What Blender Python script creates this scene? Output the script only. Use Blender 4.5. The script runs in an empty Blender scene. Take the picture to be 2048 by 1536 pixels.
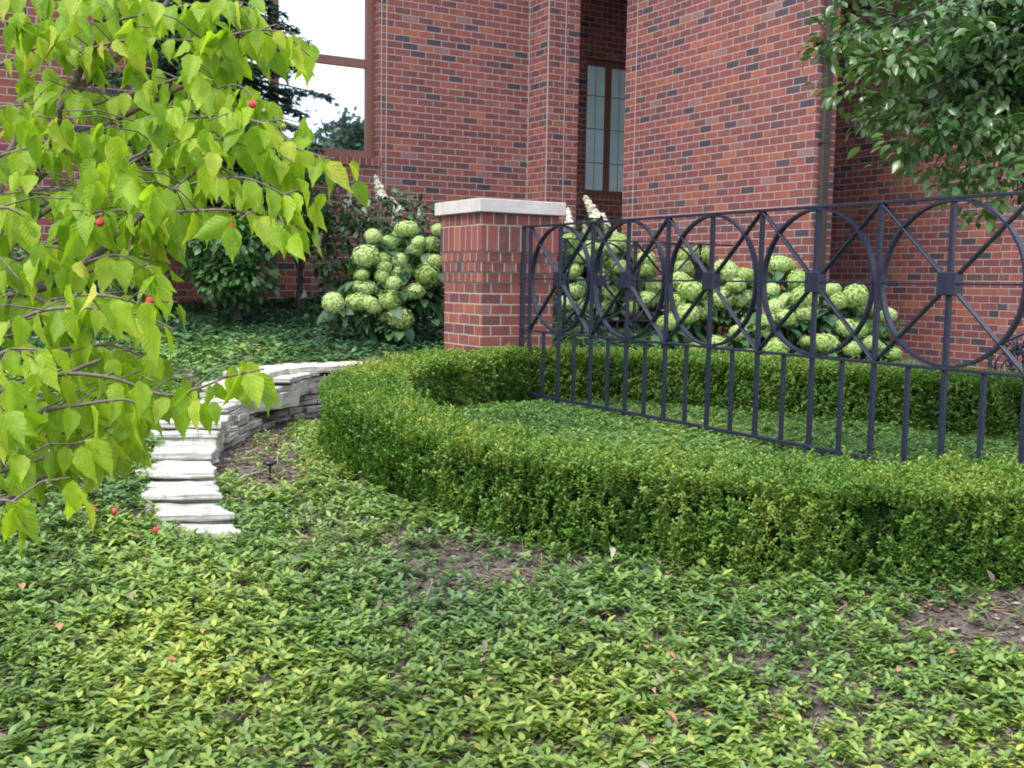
import bpy, bmesh, math, random
import numpy as np
from mathutils import Vector, Matrix
random.seed(7); rng = np.random.default_rng(7)
S = bpy.context.scene
COL = S.collection
H = 1.5                      # eye height; every z below is relative to the eye, placed at world z = H
# ------------------------------------------------------------------ camera
F_PX, PITCH, ROLL, YAW = 2154.0, 0.0950, 0.0164, 0.5277
FH = np.array([math.sin(YAW), math.cos(YAW), 0.0]); RH = np.array([math.cos(YAW), -math.sin(YAW), 0.0]); ZU = np.array([0, 0, 1.0])
FW = FH*math.cos(PITCH) - ZU*math.sin(PITCH); UP = FH*math.sin(PITCH) + ZU*math.cos(PITCH)
CX = math.cos(ROLL)*RH + math.sin(ROLL)*UP; CY = -math.sin(ROLL)*RH + math.cos(ROLL)*UP
def ray(px, py): return FW + CX*((px-1024)/F_PX) - CY*((py-768)/F_PX)
def at_z(px, py, z): r = ray(px, py); return r*(z/r[2])
def at_u(px, py, u): r = ray(px, py); return r*(u/r[0])
def at_v(px, py, v): r = ray(px, py); return r*(v/r[1])
def at_d(px, py, d): r = ray(px, py); return r*(d/float(r@FH))
def depth(P): return np.asarray(P)[..., :3]@FH
def pix(P):
    P = np.atleast_2d(P); d = P@FW
    return 1024+(P@CX)/d*F_PX, 768-(P@CY)/d*F_PX, d
cam_d = bpy.data.cameras.new('camera'); cam = bpy.data.objects.new('camera', cam_d); COL.objects.link(cam)
cam.matrix_world = Matrix(((CX[0], CY[0], -FW[0], 0), (CX[1], CY[1], -FW[1], 0), (CX[2], CY[2], -FW[2], H), (0, 0, 0, 1)))
cam_d.sensor_width = 36; cam_d.lens = F_PX/2048*36; cam_d.clip_start = .05; cam_d.clip_end = 3000
cam_d.dof.use_dof = False
S.camera = cam
# ------------------------------------------------------------------ world and sun
W = bpy.data.worlds.new('World'); S.world = W; W.use_nodes = True
nt = W.node_tree; bg = nt.nodes['Background']; sky = nt.nodes.new('ShaderNodeTexSky'); sky.sky_type = 'NISHITA'; sky.sun_disc = False
SD = np.array([-.80, -.30]); EL = math.radians(56)
sky.sun_elevation = EL; sky.sun_rotation = math.atan2(SD[0], SD[1]); sky.air_density = 1.0; sky.dust_density = 6.0; sky.ozone_density = 1.0
tc_ = nt.nodes.new('ShaderNodeTexCoord'); cn = nt.nodes.new('ShaderNodeTexNoise'); cn.inputs['Scale'].default_value = 2.6; cn.inputs['Detail'].default_value = 5
nt.links.new(tc_.outputs['Generated'], cn.inputs['Vector']); cr = nt.nodes.new('ShaderNodeValToRGB'); cr.color_ramp.elements[0].position = .30; cr.color_ramp.elements[1].position = .52; nt.links.new(cn.outputs['Fac'], cr.inputs[0])
cm = nt.nodes.new('ShaderNodeMix'); cm.data_type = 'RGBA'; nt.links.new(cr.outputs[0], cm.inputs[0]); nt.links.new(sky.outputs[0], cm.inputs[6]); cm.inputs[7].default_value = (4.35, 4.6, 4.95, 1)
nt.links.new(cm.outputs[2], bg.inputs[0]); bg.inputs[1].default_value = .15
sl = bpy.data.lights.new('sun', 'SUN'); sl.energy = 1.3; sl.angle = math.radians(24); sl.color = (1, .95, .87)
so = bpy.data.objects.new('sun', sl); COL.objects.link(so)
to = Vector((SD[0], SD[1], 0)).normalized()*math.cos(EL) + Vector((0, 0, math.sin(EL)))
so.rotation_euler = to.to_track_quat('Z', 'Y').to_euler(); so.location = (-6, -3, 14)
S.view_settings.view_transform = 'Standard'; S.view_settings.look = 'None'; S.view_settings.gamma = 1
S.view_settings.exposure = 1.68
S.cycles.filter_width = 1.9
# ------------------------------------------------------------------ tagging
def tag(o, label=None, cat=None, group=None, kind=None):
    if label: o['label'] = label
    if cat: o['category'] = cat
    if group: o['group'] = group
    if kind: o['kind'] = kind
    return o
def empty(name, loc, label, cat, group=None):
    o = bpy.data.objects.new(name, None); COL.objects.link(o); o.location = (loc[0], loc[1], loc[2]+H); o.empty_display_size = .1
    return tag(o, label, cat, group)
def link(name, me, mat, parent=None):
    """link a mesh whose coordinates are eye-relative scene coordinates"""
    o = bpy.data.objects.new(name, me); COL.objects.link(o)
    if mat is not None and len(me.materials) == 0: me.materials.append(mat)
    if parent is not None:
        o.parent = parent
        L = parent_world(parent)
        o.location = (-L[0], -L[1], -L[2]+H)
    else: o.location = (0, 0, H)
    return o
def parent_world(p):
    L = Vector(p.location)
    while p.parent: p = p.parent; L = L+Vector(p.location)
    return L
def recentre(o):
    """move a parentless mesh's origin to its base centre"""
    me = o.data; n = len(me.vertices); a = np.empty(n*3); me.vertices.foreach_get('co', a); a = a.reshape(-1, 3)
    c = np.array([(a[:, 0].min()+a[:, 0].max())/2, (a[:, 1].min()+a[:, 1].max())/2, a[:, 2].min()])
    me.vertices.foreach_set('co', (a-c).ravel()); me.update(); o.location = (o.location[0]+c[0], o.location[1]+c[1], o.location[2]+c[2]); return o
# ------------------------------------------------------------------ mesh helpers
def tri_mesh(name, V, T, tint=None, smooth=False, luv=None):
    me = bpy.data.meshes.new(name); V = np.asarray(V, dtype=np.float32); T = np.asarray(T, dtype=np.int32)
    me.vertices.add(len(V)); me.vertices.foreach_set('co', V.ravel())
    me.loops.add(T.size); me.loops.foreach_set('vertex_index', T.ravel())
    me.polygons.add(len(T)); me.polygons.foreach_set('loop_start', np.arange(0, T.size, T.shape[1], dtype=np.int32))
    if smooth: me.polygons.foreach_set('use_smooth', np.ones(len(T), dtype=bool))
    me.update(calc_edges=True)
    if luv is not None:
        a = me.attributes.new('luv', 'FLOAT_VECTOR', 'POINT'); a.data.foreach_set('vector', np.asarray(luv, dtype=np.float32).ravel())
    if tint is not None:
        a = me.attributes.new('tint', 'FLOAT', 'FACE'); a.data.foreach_set('value', np.asarray(tint, dtype=np.float32))
    return me
class MB:
    def __init__(s): s.bm = bmesh.new()
    def hexa(s, p):   # 8 corners: bottom 4 ccw, top 4 ccw
        v = [s.bm.verts.new(tuple(q)) for q in p]
        for f in ((3, 2, 1, 0), (4, 5, 6, 7), (0, 1, 5, 4), (1, 2, 6, 5), (2, 3, 7, 6), (3, 0, 4, 7)): s.bm.faces.new([v[i] for i in f])
        return v
    def box(s, a, b):
        x0, y0, z0 = [min(a[i], b[i]) for i in range(3)]; x1, y1, z1 = [max(a[i], b[i]) for i in range(3)]
        return s.hexa([(x0, y0, z0), (x1, y0, z0), (x1, y1, z0), (x0, y1, z0), (x0, y0, z1), (x1, y0, z1), (x1, y1, z1), (x0, y1, z1)])
    def beam(s, p, q, w, h, side):
        """bar from p to q; w along the direction `side`, h along the other"""
        p = Vector(p); q = Vector(q); d = (q-p).normalized(); sd = Vector(side).normalized(); n = d.cross(sd).normalized()
        c = [(-1, -1), (1, -1), (1, 1), (-1, 1)]
        s.hexa([p+sd*(a*w/2)+n*(b*h/2) for a, b in c]+[q+sd*(a*w/2)+n*(b*h/2) for a, b in c])
    def tube(s, pts, rad, n=8, cap=True):
        rings = []; pts = [Vector(p) for p in pts]
        for i, p in enumerate(pts):
            d = (pts[min(i+1, len(pts)-1)]-pts[max(i-1, 0)]).normalized()
            a = d.cross(Vector((0, 0, 1)) if abs(d.z) < .9 else Vector((1, 0, 0))).normalized(); b = d.cross(a)
            r = rad[i] if hasattr(rad, '__len__') else rad
            rings.append([s.bm.verts.new(p+a*(r*math.cos(t*2*math.pi/n))+b*(r*math.sin(t*2*math.pi/n))) for t in range(n)])
        for A, B in zip(rings, rings[1:]):
            for t in range(n): s.bm.faces.new((A[t], A[(t+1) % n], B[(t+1) % n], B[t]))
        if cap: s.bm.faces.new(rings[0][::-1]); s.bm.faces.new(rings[-1])
    def lathe(s, c, prof, n=16):
        rings = [[s.bm.verts.new((c[0]+r*math.cos(t*2*math.pi/n), c[1]+r*math.sin(t*2*math.pi/n), c[2]+z)) for t in range(n)] for r, z in prof]
        for A, B in zip(rings, rings[1:]):
            for t in range(n): s.bm.faces.new((A[t], A[(t+1) % n], B[(t+1) % n], B[t]))
        s.bm.faces.new(rings[0][::-1]); s.bm.faces.new(rings[-1])
    def bevel(s, w, seg=1): bmesh.ops.bevel(s.bm, geom=s.bm.edges[:], offset=w, segments=seg, affect='EDGES', clamp_overlap=True)
    def mesh(s, name, smooth=False):
        bmesh.ops.recalc_face_normals(s.bm, faces=s.bm.faces[:])
        me = bpy.data.meshes.new(name); s.bm.to_mesh(me); s.bm.free()
        if smooth:
            for p in me.polygons: p.use_smooth = True
        return me
    def build(s, name, mat, parent=None, smooth=False): return link(name, s.mesh(name, smooth), mat, parent)
# value noise in numpy
def _hash(ix, iy, iz, seed):
    n = (ix.astype(np.int64)*374761393 + iy.astype(np.int64)*668265263 + iz.astype(np.int64)*2147483647 + seed*144665) & 0xffffffff
    n = ((n ^ (n >> 13))*1274126177) & 0xffffffff
    return ((n ^ (n >> 16)) & 0xffff)/65535.0
def noise(P, freq, seed=0):
    P = np.asarray(P)*freq; i = np.floor(P).astype(np.int64); f = P-i; f = f*f*(3-2*f); r = 0
    for dx in (0, 1):
        for dy in (0, 1):
            for dz in (0, 1):
                w = (f[:, 0] if dx else 1-f[:, 0])*(f[:, 1] if dy else 1-f[:, 1])*(f[:, 2] if dz else 1-f[:, 2])
                r = r + w*_hash(i[:, 0]+dx, i[:, 1]+dy, i[:, 2]+dz, seed)
    return r
def fbm(P, freq, seed=0): return .55*noise(P, freq, seed)+.28*noise(P, freq*2.1, seed+1)+.17*noise(P, freq*4.3, seed+2)
# ------------------------------------------------------------------ materials
def newmat(name):
    m = bpy.data.materials.new(name); m.use_nodes = True; n = m.node_tree; n.nodes.clear()
    o = n.nodes.new('ShaderNodeOutputMaterial'); b = n.nodes.new('ShaderNodeBsdfPrincipled'); n.links.new(b.outputs[0], o.inputs[0])
    return m, n, b, o
def nd(n, t, **k):
    x = n.nodes.new(t)
    for a, v in k.items(): setattr(x, a, v)
    return x
def mth(n, op, a, b=None, c=None, clamp=False):
    x = n.nodes.new('ShaderNodeMath'); x.operation = op; x.use_clamp = clamp
    for i, v in enumerate((a, b, c)):
        if v is None: continue
        if hasattr(v, 'links'): n.links.new(v, x.inputs[i])
        else: x.inputs[i].default_value = v
    return x.outputs[0]
def ramp(n, fac, stops, interp='LINEAR'):
    r = n.nodes.new('ShaderNodeValToRGB'); r.color_ramp.interpolation = interp; e = r.color_ramp.elements
    while len(e) < len(stops): e.new(.5)
    for i, (p, c) in enumerate(stops): e[i].position = p; e[i].color = (*c, 1)
    n.links.new(fac, r.inputs[0]); return r.outputs[0]
def mixc(n, fac, a, b, mode='MIX'):
    x = n.nodes.new('ShaderNodeMix'); x.data_type = 'RGBA'; x.blend_type = mode
    for s_, v in ((0, fac), (6, a), (7, b)):
        if hasattr(v, 'links'): n.links.new(v, x.inputs[s_])
        else: x.inputs[s_].default_value = v if not isinstance(v, tuple) else (*v, 1)
    return x.outputs[2]
def noi(n, scale, detail=4, vec=None, rough=.55):
    t = n.nodes.new('ShaderNodeTexNoise'); t.inputs['Scale'].default_value = scale; t.inputs['Detail'].default_value = detail; t.inputs['Roughness'].default_value = rough
    if vec is not None: n.links.new(vec, t.inputs['Vector'])
    return t.outputs['Fac']
def bump(n, h, b, strength=.5, dist=.01):
    x = n.nodes.new('ShaderNodeBump'); x.inputs['Strength'].default_value = strength; x.inputs['Distance'].default_value = dist
    n.links.new(h, x.inputs['Height']); n.links.new(x.outputs[0], b.inputs['Normal'])
def geo_pos(n): return n.nodes.new('ShaderNodeNewGeometry').outputs['Position']

def brick_mat(name, bw, bh, offset=.5, zoff=0.0, xoff=0.0, mort=.0120, dark=.10, pale=0.0, mortar_col=(.28, .235, .235)):
    m, n, b, o = newmat(name)
    g = n.nodes.new('ShaderNodeNewGeometry'); sp = nd(n, 'ShaderNodeSeparateXYZ'); n.links.new(g.outputs['Position'], sp.inputs[0])
    nm = nd(n, 'ShaderNodeSeparateXYZ'); n.links.new(g.outputs['True Normal'], nm.inputs[0])
    isx = mth(n, 'GREATER_THAN', mth(n, 'ABSOLUTE', nm.outputs[0]), .5)
    h = mth(n, 'ADD', mth(n, 'MULTIPLY', sp.outputs[1], isx), mth(n, 'MULTIPLY', sp.outputs[0], mth(n, 'SUBTRACT', 1.0, isx)))
    wob = noi(n, 9.0, 2, g.outputs['Position'])
    wobc = mth(n, 'MULTIPLY', mth(n, 'SUBTRACT', wob, .5), .006)
    wob2 = mth(n, 'MULTIPLY', mth(n, 'SUBTRACT', noi(n, 5.3, 2, g.outputs['Position']), .5), .012)
    zz = mth(n, 'DIVIDE', mth(n, 'ADD', mth(n, 'ADD', sp.outputs[2], 50*bh+zoff), wobc), bh)
    row = mth(n, 'FLOOR', zz); fz = mth(n, 'FRACT', zz)
    par = mth(n, 'MULTIPLY', mth(n, 'MODULO', row, 2.0), offset)
    xx = mth(n, 'ADD', mth(n, 'DIVIDE', mth(n, 'ADD', mth(n, 'ADD', h, 40*bw+xoff), wob2), bw), par)
    col = mth(n, 'FLOOR', xx); fx = mth(n, 'FRACT', xx)
    def edge(fr, size):
        d = mth(n, 'MULTIPLY', mth(n, 'MINIMUM', fr, mth(n, 'SUBTRACT', 1.0, fr)), size)   # metres to joint centre
        return d
    d = mth(n, 'MINIMUM', edge(fz, bh), edge(fx, bw))
    rag = mth(n, 'MULTIPLY', mth(n, 'SUBTRACT', noi(n, 60, 3, g.outputs['Position']), .5), .004)
    mr = nd(n, 'ShaderNodeMapRange'); mr.interpolation_type = 'SMOOTHSTEP'
    n.links.new(mth(n, 'ADD', d, rag), mr.inputs[0]); mr.inputs[1].default_value = mort*.5-.0015; mr.inputs[2].default_value = mort*.5+.0025
    mask = mr.outputs[0]
    cv = nd(n, 'ShaderNodeCombineXYZ'); n.links.new(row, cv.inputs[0]); n.links.new(col, cv.inputs[1]); n.links.new(isx, cv.inputs[2])
    wn = nd(n, 'ShaderNodeTexWhiteNoise', noise_dimensions='3D'); n.links.new(cv.outputs[0], wn.inputs['Vector'])
    ws = nd(n, 'ShaderNodeSeparateColor'); n.links.new(wn.outputs['Color'], ws.inputs[0])
    base = ramp(n, ws.outputs[0], [(0, (.100, .034, .038)), (.25, (.142, .041, .040)), (.5, (.178, .048, .043)), (.78, (.208, .056, .044)), (.94, (.24, .072, .046)), (1, (.28, .090, .050))])
    isd = mth(n, 'LESS_THAN', ws.outputs[1], dark)
    base = mixc(n, isd, base, ramp(n, ws.outputs[2], [(0, (.026, .026, .042)), (.6, (.040, .034, .052)), (1, (.08, .042, .055))]))
    isp = mth(n, 'GREATER_THAN', ws.outputs[1], .965)
    base = mixc(n, isp, base, (.20, .105, .10))
    spk = ramp(n, noi(n, 130, 3, g.outputs['Position']), [(.3, (.78, .76, .76)), (.7, (1.15, 1.14, 1.12))])
    base = mixc(n, 1.0, base, spk, 'MULTIPLY')
    big = ramp(n, noi(n, 1.3, 4, g.outputs['Position']), [(.3, (.88, .88, .9)), (.7, (1.1, 1.08, 1.06))])
    base = mixc(n, 1.0, base, big, 'MULTIPLY')
    stv = nd(n, 'ShaderNodeVectorMath', operation='MULTIPLY'); n.links.new(g.outputs['Position'], stv.inputs[0]); stv.inputs[1].default_value = (5, 5, .35)
    base = mixc(n, 1.0, base, ramp(n, noi(n, 1.0, 4, stv.outputs[0], .6), [(.32, (.82, .80, .80)), (.6, (1.06, 1.05, 1.04))]), 'MULTIPLY')
    eff = ramp(n, noi(n, 14, 4, g.outputs['Position'], .7), [(.62, (0, 0, 0)), (.8, (1, 1, 1))])
    base = mixc(n, mth(n, 'MULTIPLY', eff, .28), base, (.40, .34, .34))
    mc = mixc(n, noi(n, 40, 3, g.outputs['Position']), tuple(c*.8 for c in mortar_col), tuple(min(1, c*1.2) for c in mortar_col))
    fin = mixc(n, .07, mixc(n, mask, mc, base), (.42, .30, .32)); n.links.new(fin, b.inputs['Base Color'])
    b.inputs['Roughness'].default_value = .85; b.inputs['Specular IOR Level'].default_value = .3
    hgt = mth(n, 'ADD', mask, mth(n, 'MULTIPLY', noi(n, 120, 3, g.outputs['Position']), .35))
    hgt = mth(n, 'ADD', hgt, mth(n, 'MULTIPLY', ws.outputs[2], .25)); bump(n, hgt, b, .8, .006)
    return m
def leaf_mat(name, stops, transl=.35, rough=.45, spec=.4, vein=None, tcol=None):
    m, n, b, o = newmat(name)
    a = nd(n, 'ShaderNodeAttribute', attribute_name='tint')
    c = ramp(n, a.outputs['Fac'], stops)
    g = geo_pos(n)
    c = mixc(n, 1.0, c, ramp(n, noi(n, 55, 3, g), [(.3, (.86, .88, .86)), (.7, (1.12, 1.1, 1.1))]), 'MULTIPLY')
    if vein:   # midrib and curved side veins drawn in leaf-local coordinates; vein = leaf length
        lu = nd(n, 'ShaderNodeAttribute', attribute_name='luv'); sp = nd(n, 'ShaderNodeSeparateXYZ'); n.links.new(lu.outputs['Vector'], sp.inputs[0])
        x = mth(n, 'DIVIDE', sp.outputs[0], vein); y = mth(n, 'ABSOLUTE', mth(n, 'DIVIDE', sp.outputs[1], vein))
        ph = mth(n, 'FRACT', mth(n, 'MULTIPLY', mth(n, 'SUBTRACT', x, mth(n, 'MULTIPLY', mth(n, 'POWER', y, .8), 1.1)), 7.0))
        sv = mth(n, 'LESS_THAN', mth(n, 'ABSOLUTE', mth(n, 'SUBTRACT', ph, .5)), .07); mr = mth(n, 'LESS_THAN', y, .012)
        vv = mth(n, 'MAXIMUM', mth(n, 'MULTIPLY', sv, .45), mr); c = mixc(n, mth(n, 'MULTIPLY', vv, .22), c, mixc(n, 1.0, c, (1.7, 1.5, 1.7), 'MULTIPLY'))
        wv = mth(n, 'SINE', mth(n, 'MULTIPLY', ph, 6.2832)); bump(n, wv, b, .16, .0016)
    n.links.new(c, b.inputs['Base Color']); b.inputs['Roughness'].default_value = rough; b.inputs['Specular IOR Level'].default_value = spec
    t = nd(n, 'ShaderNodeBsdfTranslucent'); tc = mixc(n, 1.0, c, tcol or (1.0, 1.2, .5), 'MULTIPLY'); n.links.new(tc, t.inputs[0])
    mx = nd(n, 'ShaderNodeMixShader'); mx.inputs[0].default_value = transl; n.links.new(b.outputs[0], mx.inputs[1]); n.links.new(t.outputs[0], mx.inputs[2])
    n.links.new(mx.outputs[0], o.inputs[0])
    return m
def plain(name, col, rough=.7, metal=0, spec=.4, var=.15, scale=12, bmp=0, bscale=60, bdist=.004):
    m, n, b, o = newmat(name); g = nd(n, 'ShaderNodeTexCoord').outputs['Object']
    c = mixc(n, 1.0, col, ramp(n, noi(n, scale, 5, g), [(.3, (1-var,)*3), (.7, (1+var,)*3)]), 'MULTIPLY')
    n.links.new(c, b.inputs['Base Color']); b.inputs['Roughness'].default_value = rough; b.inputs['Metallic'].default_value = metal; b.inputs['Specular IOR Level'].default_value = spec
    if bmp: bump(n, noi(n, bscale, 5, g), b, bmp, bdist)
    return m
CB = .0795; BW = .2035
M = {}
M['brick'] = brick_mat('brick_running', BW, CB)
M['brick_soldier'] = brick_mat('brick_soldier', CB, .30, 0.0, dark=.05)
M['mortar'] = plain('mortar', (.33, .29, .28), .9, var=.15, scale=40)
M['iron'] = plain('painted_iron', (.011, .014, .034), .42, 0, .42, .3, 30, .25, 90, .001)
M['frame'] = plain('window_frame_paint', (.17, .075, .060), .5, var=.08)
M['spout'] = plain('downspout_paint', (.042, .036, .032), .6, .0, .3, .08)
M['black'] = plain('black_plastic', (.012, .012, .014), .35)
M['bark'] = plain('bark', (.13, .105, .095), .9, var=.3, scale=60, bmp=.6, bscale=90)
M['darkbark'] = plain('dark_bark', (.05, .04, .035), .9, var=.3, scale=60, bmp=.6, bscale=90)
M['stem'] = plain('green_stem', (.10, .13, .05), .7)
M['berry'] = plain('berry_skin', (.55, .03, .05), .5, var=.2, scale=200, bmp=.4, bscale=300, bdist=.002)
M['greenberry'] = plain('unripe_berry_skin', (.22, .26, .06), .5)
M['cable'] = plain('cable', (.40, .38, .36), .6)
# ------------------------------------------------------------------ terrain
def rbf(pts):
    P = np.array([p[:2] for p in pts]); z = np.array([p[2] for p in pts]); n = len(P)
    def k(A, B): return np.sqrt(((A[:, None]-B[None])**2).sum(-1)+.05)
    A = np.zeros((n+3, n+3)); A[:n, :n] = k(P, P)+np.eye(n)*-.02; A[:n, n] = 1; A[:n, n+1:] = P; A[n, :n] = 1; A[n+1:, :n] = P.T
    w = np.linalg.solve(A, np.r_[z, 0, 0, 0])
    def f(Q): Q = np.atleast_2d(Q)[:, :2]; return k(Q, P)@w[:n]+w[n]+Q@w[n+1:]
    return f
STEPS = [(380, 487, 1062), (320, 468, 1028), (285, 441, 988), (268, 428, 942), (305, 422, 905), (312, 430, 866), (305, 442, 843), (372, 458, 815), (400, 492, 785), (470, 577, 757)]
step_z = [-1.12+.0489*k for k in range(10)]
fore = [at_z(0, 1536, -1.42), at_z(1024, 1536, -1.40), at_z(2048, 1536, -1.40), at_z(1700, 1215, -1.195), at_z(2300, 1245, -1.205), at_z(1300, 1160, -1.165), at_z(1000, 1085, -1.12),
        at_z(1024, 1300, -1.27), at_z(300, 1300, -1.28), at_z(1800, 1350, -1.28), at_z(560, 1120, -1.17), at_z(0, 1180, -1.2), (0, 0, -1.55), (1.5, -.5, -1.5), (-1.5, .5, -1.55), at_z(2500, 1500, -1.37), (4, 0, -1.4)]
up = [at_z((a+b)/2, y, z-.05) for (a, b, y), z in zip(STEPS, step_z)]
up += [at_z(100, 1000, -1.03), at_z(150, 850, -.86), at_z(-300, 1000, -1.05), at_z(-200, 800, -.8), at_d(300, 700, 8.6), at_d(490, 652, 10.0), at_d(0, 680, 9.0), at_d(573, 597, 12.65), at_d(100, 600, 12.0), at_d(-400, 640, 10.5)]
wall_px = [(412, 952, 5.68), (424, 927, 5.9), (436, 907, 6.12), (484, 877, 6.7), (528, 853, 7.2), (569, 841, 7.6), (620, 833, 7.85), (700, 826, 8.08), (800, 820, 8.3), (870, 812, 8.5)]
WALL = [at_d(*p) for p in wall_px]
up += [np.array([p[0]-.2, p[1]+.15, -.66]) for p in WALL[5:]]
up += [(4.0, 8.4, -.6), (5.5, 8.0, -.66), (7.5, 8.0, -.8), (7.5, 5, -.95), (9, 8, -.95), (10.4, 6, -1.05), (10.4, 7.5, -1.0), (7.5, 10, -.4), (9, 12, -.2), (6.6, 3.5, -1.0), (9, 2, -1.2)]
S_up = rbf([tuple(p) for p in fore+up])
low = [np.array([p[0]+.12, p[1]-.2, -1.02]) for p in WALL[1:]] + [np.array([WALL[0][0]+.1, WALL[0][1]-.2, -1.06])]
low += [at_z(650, 905, -1.01), at_z(760, 1010, -1.08), at_z(500, 1070, -1.16), at_z(470, 1010, -1.10), at_z(452, 960, -1.07)]
S_low = rbf([tuple(p) for p in fore+low])
pairs = [((2300, 1002, -.78), (2300, 930, -.78)), ((2048, 985, -.775), (2048, 918, -.775)), ((1700, 972, -.763), (1740, 922, -.763)), ((1300, 942, -.745), (1400, 908, -.75)),
         ((1000, 900, -.72), (1180, 888, -.73)), ((800, 848, -.69), (1020, 860, -.71)), ((700, 815, -.665), (920, 830, -.685)), ((645, 785, -.64), (862, 798, -.655)),
         ((650, 757, -.61), (822, 768, -.625)), ((700, 737, -.59), (815, 750, -.60)), ((780, 719, -.575), (850, 735, -.585)), ((870, 706, -.56), (905, 725, -.575)),
         (('v', 1000, 7.31, -.555), (1000, 714, -.565)), (('v', 1110, 7.31, -.555), (1110, 708, -.56)), ((1450, 712, -.555), (1450, 724, -.56)), ((1800, 735, -.555), (1800, 748, -.56)),
         ((2048, 752, -.555), (2048, 768, -.56)), ((2350, 776, -.555), (2350, 794, -.56))]
def hp(p):
    if p[0] == 'v':
        r = ray(p[1], 700); q = r*(p[2]/r[1]); q[2] = p[3]; return q
    return at_z(*p)
HO0 = np.array([hp(a) for a, b in pairs]); HI0 = np.array([hp(b) for a, b in pairs])
def catmull(P, n):
    P = np.vstack([2*P[0]-P[1], P, 2*P[-1]-P[-2]]); out = []
    for i in range(1, len(P)-2):
        for t in np.linspace(0, 1, n, endpoint=False):
            a, b, c, d = P[i-1], P[i], P[i+1], P[i+2]
            out.append(.5*((2*b)+(c-a)*t+(2*a-5*b+4*c-d)*t*t+(3*b-a-3*c+d)*t**3))
    out.append(P[-2]); return np.array(out)
HO = catmull(HO0, 12); HI = catmull(HI0, 12)
HC = (HO+HI)/2
def in_poly(Q, poly):
    Q = np.atleast_2d(Q); x, y = Q[:, 0], Q[:, 1]; ins = np.zeros(len(Q), bool); n = len(poly)
    for i in range(n):
        x1, y1 = poly[i][:2]; x2, y2 = poly[(i+1) % n][:2]
        if y1 == y2: continue
        c = ((y1 > y) != (y2 > y)) & (x < (x2-x1)*(y-y1)/(y2-y1)+x1); ins ^= c
    return ins
INNER = [tuple(p[:2]) for p in HC]
sr = [at_z(b, y, z) for (a, b, y), z in zip(STEPS[:5], step_z[:5])]
def WOFF(p, k):
    return (p[0]-.10, p[1]+.10) if k > 0 else (p[0]-.03, p[1]+.08)
LOWPOLY = [tuple(p[:2]) for p in sr] + [tuple(WOFF(p, k)) for k, p in enumerate(WALL[1:])] + [tuple(p[:2]) for p in HC[::6] if depth(p) < 8.2 and pix(p)[0][0] < 1500][::-1] + [tuple(at_z(1500, 1400, -1.3)[:2]), tuple(at_z(560, 1130, -1.17)[:2])]
def gz(Q):
    Q = np.atleast_2d(np.asarray(Q, float))[:, :2]
    Qc = np.c_[np.clip(Q[:, 0], -4, 12), np.clip(Q[:, 1], -1, 14)]
    z = S_up(Qc); l = in_poly(Q, LOWPOLY); z[l] = np.minimum(S_low(Qc[l]), z[l]+.02) if l.any() else z[l]
    i = in_poly(Q, INNER); z[i] = -.935
    z = z + .02*(fbm(np.c_[Q, np.zeros(len(Q))], 2.2, 5)-.5)
    return z
gx = np.r_[-400, -150, -60, -25, -12, -8, -6, np.arange(-4.5, .5, .09), np.arange(.5, 4.0, .035), np.arange(4.0, 12.01, .09), 13, 16, 25, 60, 150, 400]; gy = np.r_[-400, -150, -60, -25, -10, -5, -2.5, np.arange(-1, 4.0, .09), np.arange(4.0, 8.2, .035), np.arange(8.2, 14.01, .12), 16, 25, 60, 150, 400]
GX, GY = np.meshgrid(gx, gy, indexing='ij'); GP = np.c_[GX.ravel(), GY.ravel()]; GZ = gz(GP)
gv = np.c_[GP, GZ]; nx, ny = len(gx), len(gy)
ii = (np.arange(nx-1)[:, None]*ny+np.arange(ny-1)[None]).ravel()
gq = np.c_[ii, ii+ny, ii+ny+1, ii+1]
m, n, b, o = newmat('mulch_soil'); g = geo_pos(n)
c1 = ramp(n, noi(n, 26, 6, g, .7), [(.3, (.026, .022, .020)), (.5, (.065, .056, .050)), (.62, (.12, .107, .098)), (.75, (.21, .195, .182))])
vo = nd(n, 'ShaderNodeTexVoronoi'); vo.inputs['Scale'].default_value = 70; n.links.new(g, vo.inputs['Vector'])
c1 = mixc(n, .5, c1, mixc(n, vo.outputs['Color'], (.09, .065, .055), (.20, .16, .15)))
n.links.new(c1, b.inputs['Base Color']); b.inputs['Roughness'].default_value = .95; bump(n, noi(n, 70, 6, g, .7), b, 1, .015); M['soil'] = m
ground = link('ground', tri_mesh('ground', gv, gq, smooth=True), M['soil']); tag(ground, kind='structure')
# ------------------------------------------------------------------ house
VM = 11.95                                    # main wall plane
corner = at_v(1056, 300, VM); UM = corner[0]
UB = 7.95
wl = at_v(757, 150, VM)[0]; w_l2 = at_v(318, 150, VM)[0]           # window opening
sill_z = at_v(745, 318, VM)[2]
TOP = 5.2; BOT = -1.2
house = empty('brick_house', (6, 12, -.3), 'red brick house with tall windows and a projecting wing behind the garden', 'house')
def wallbox(name, a, b_, mat='brick', parent=house):
    q = MB(); q.box(a, b_); return q.build(name, M[mat], parent)
def joint(u=None, v=None, at=None, face='v', z0=BOT, z1=TOP):
    q = MB()
    if face == 'v': q.box((u-.0065, at-.003, z0), (u+.0065, at+.01, z1))
    else: q.box((at-.003, v-.0065, z0), (at+.01, v+.0065, z1))
    return q.build('control_joint', M['mortar'], house)
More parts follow.
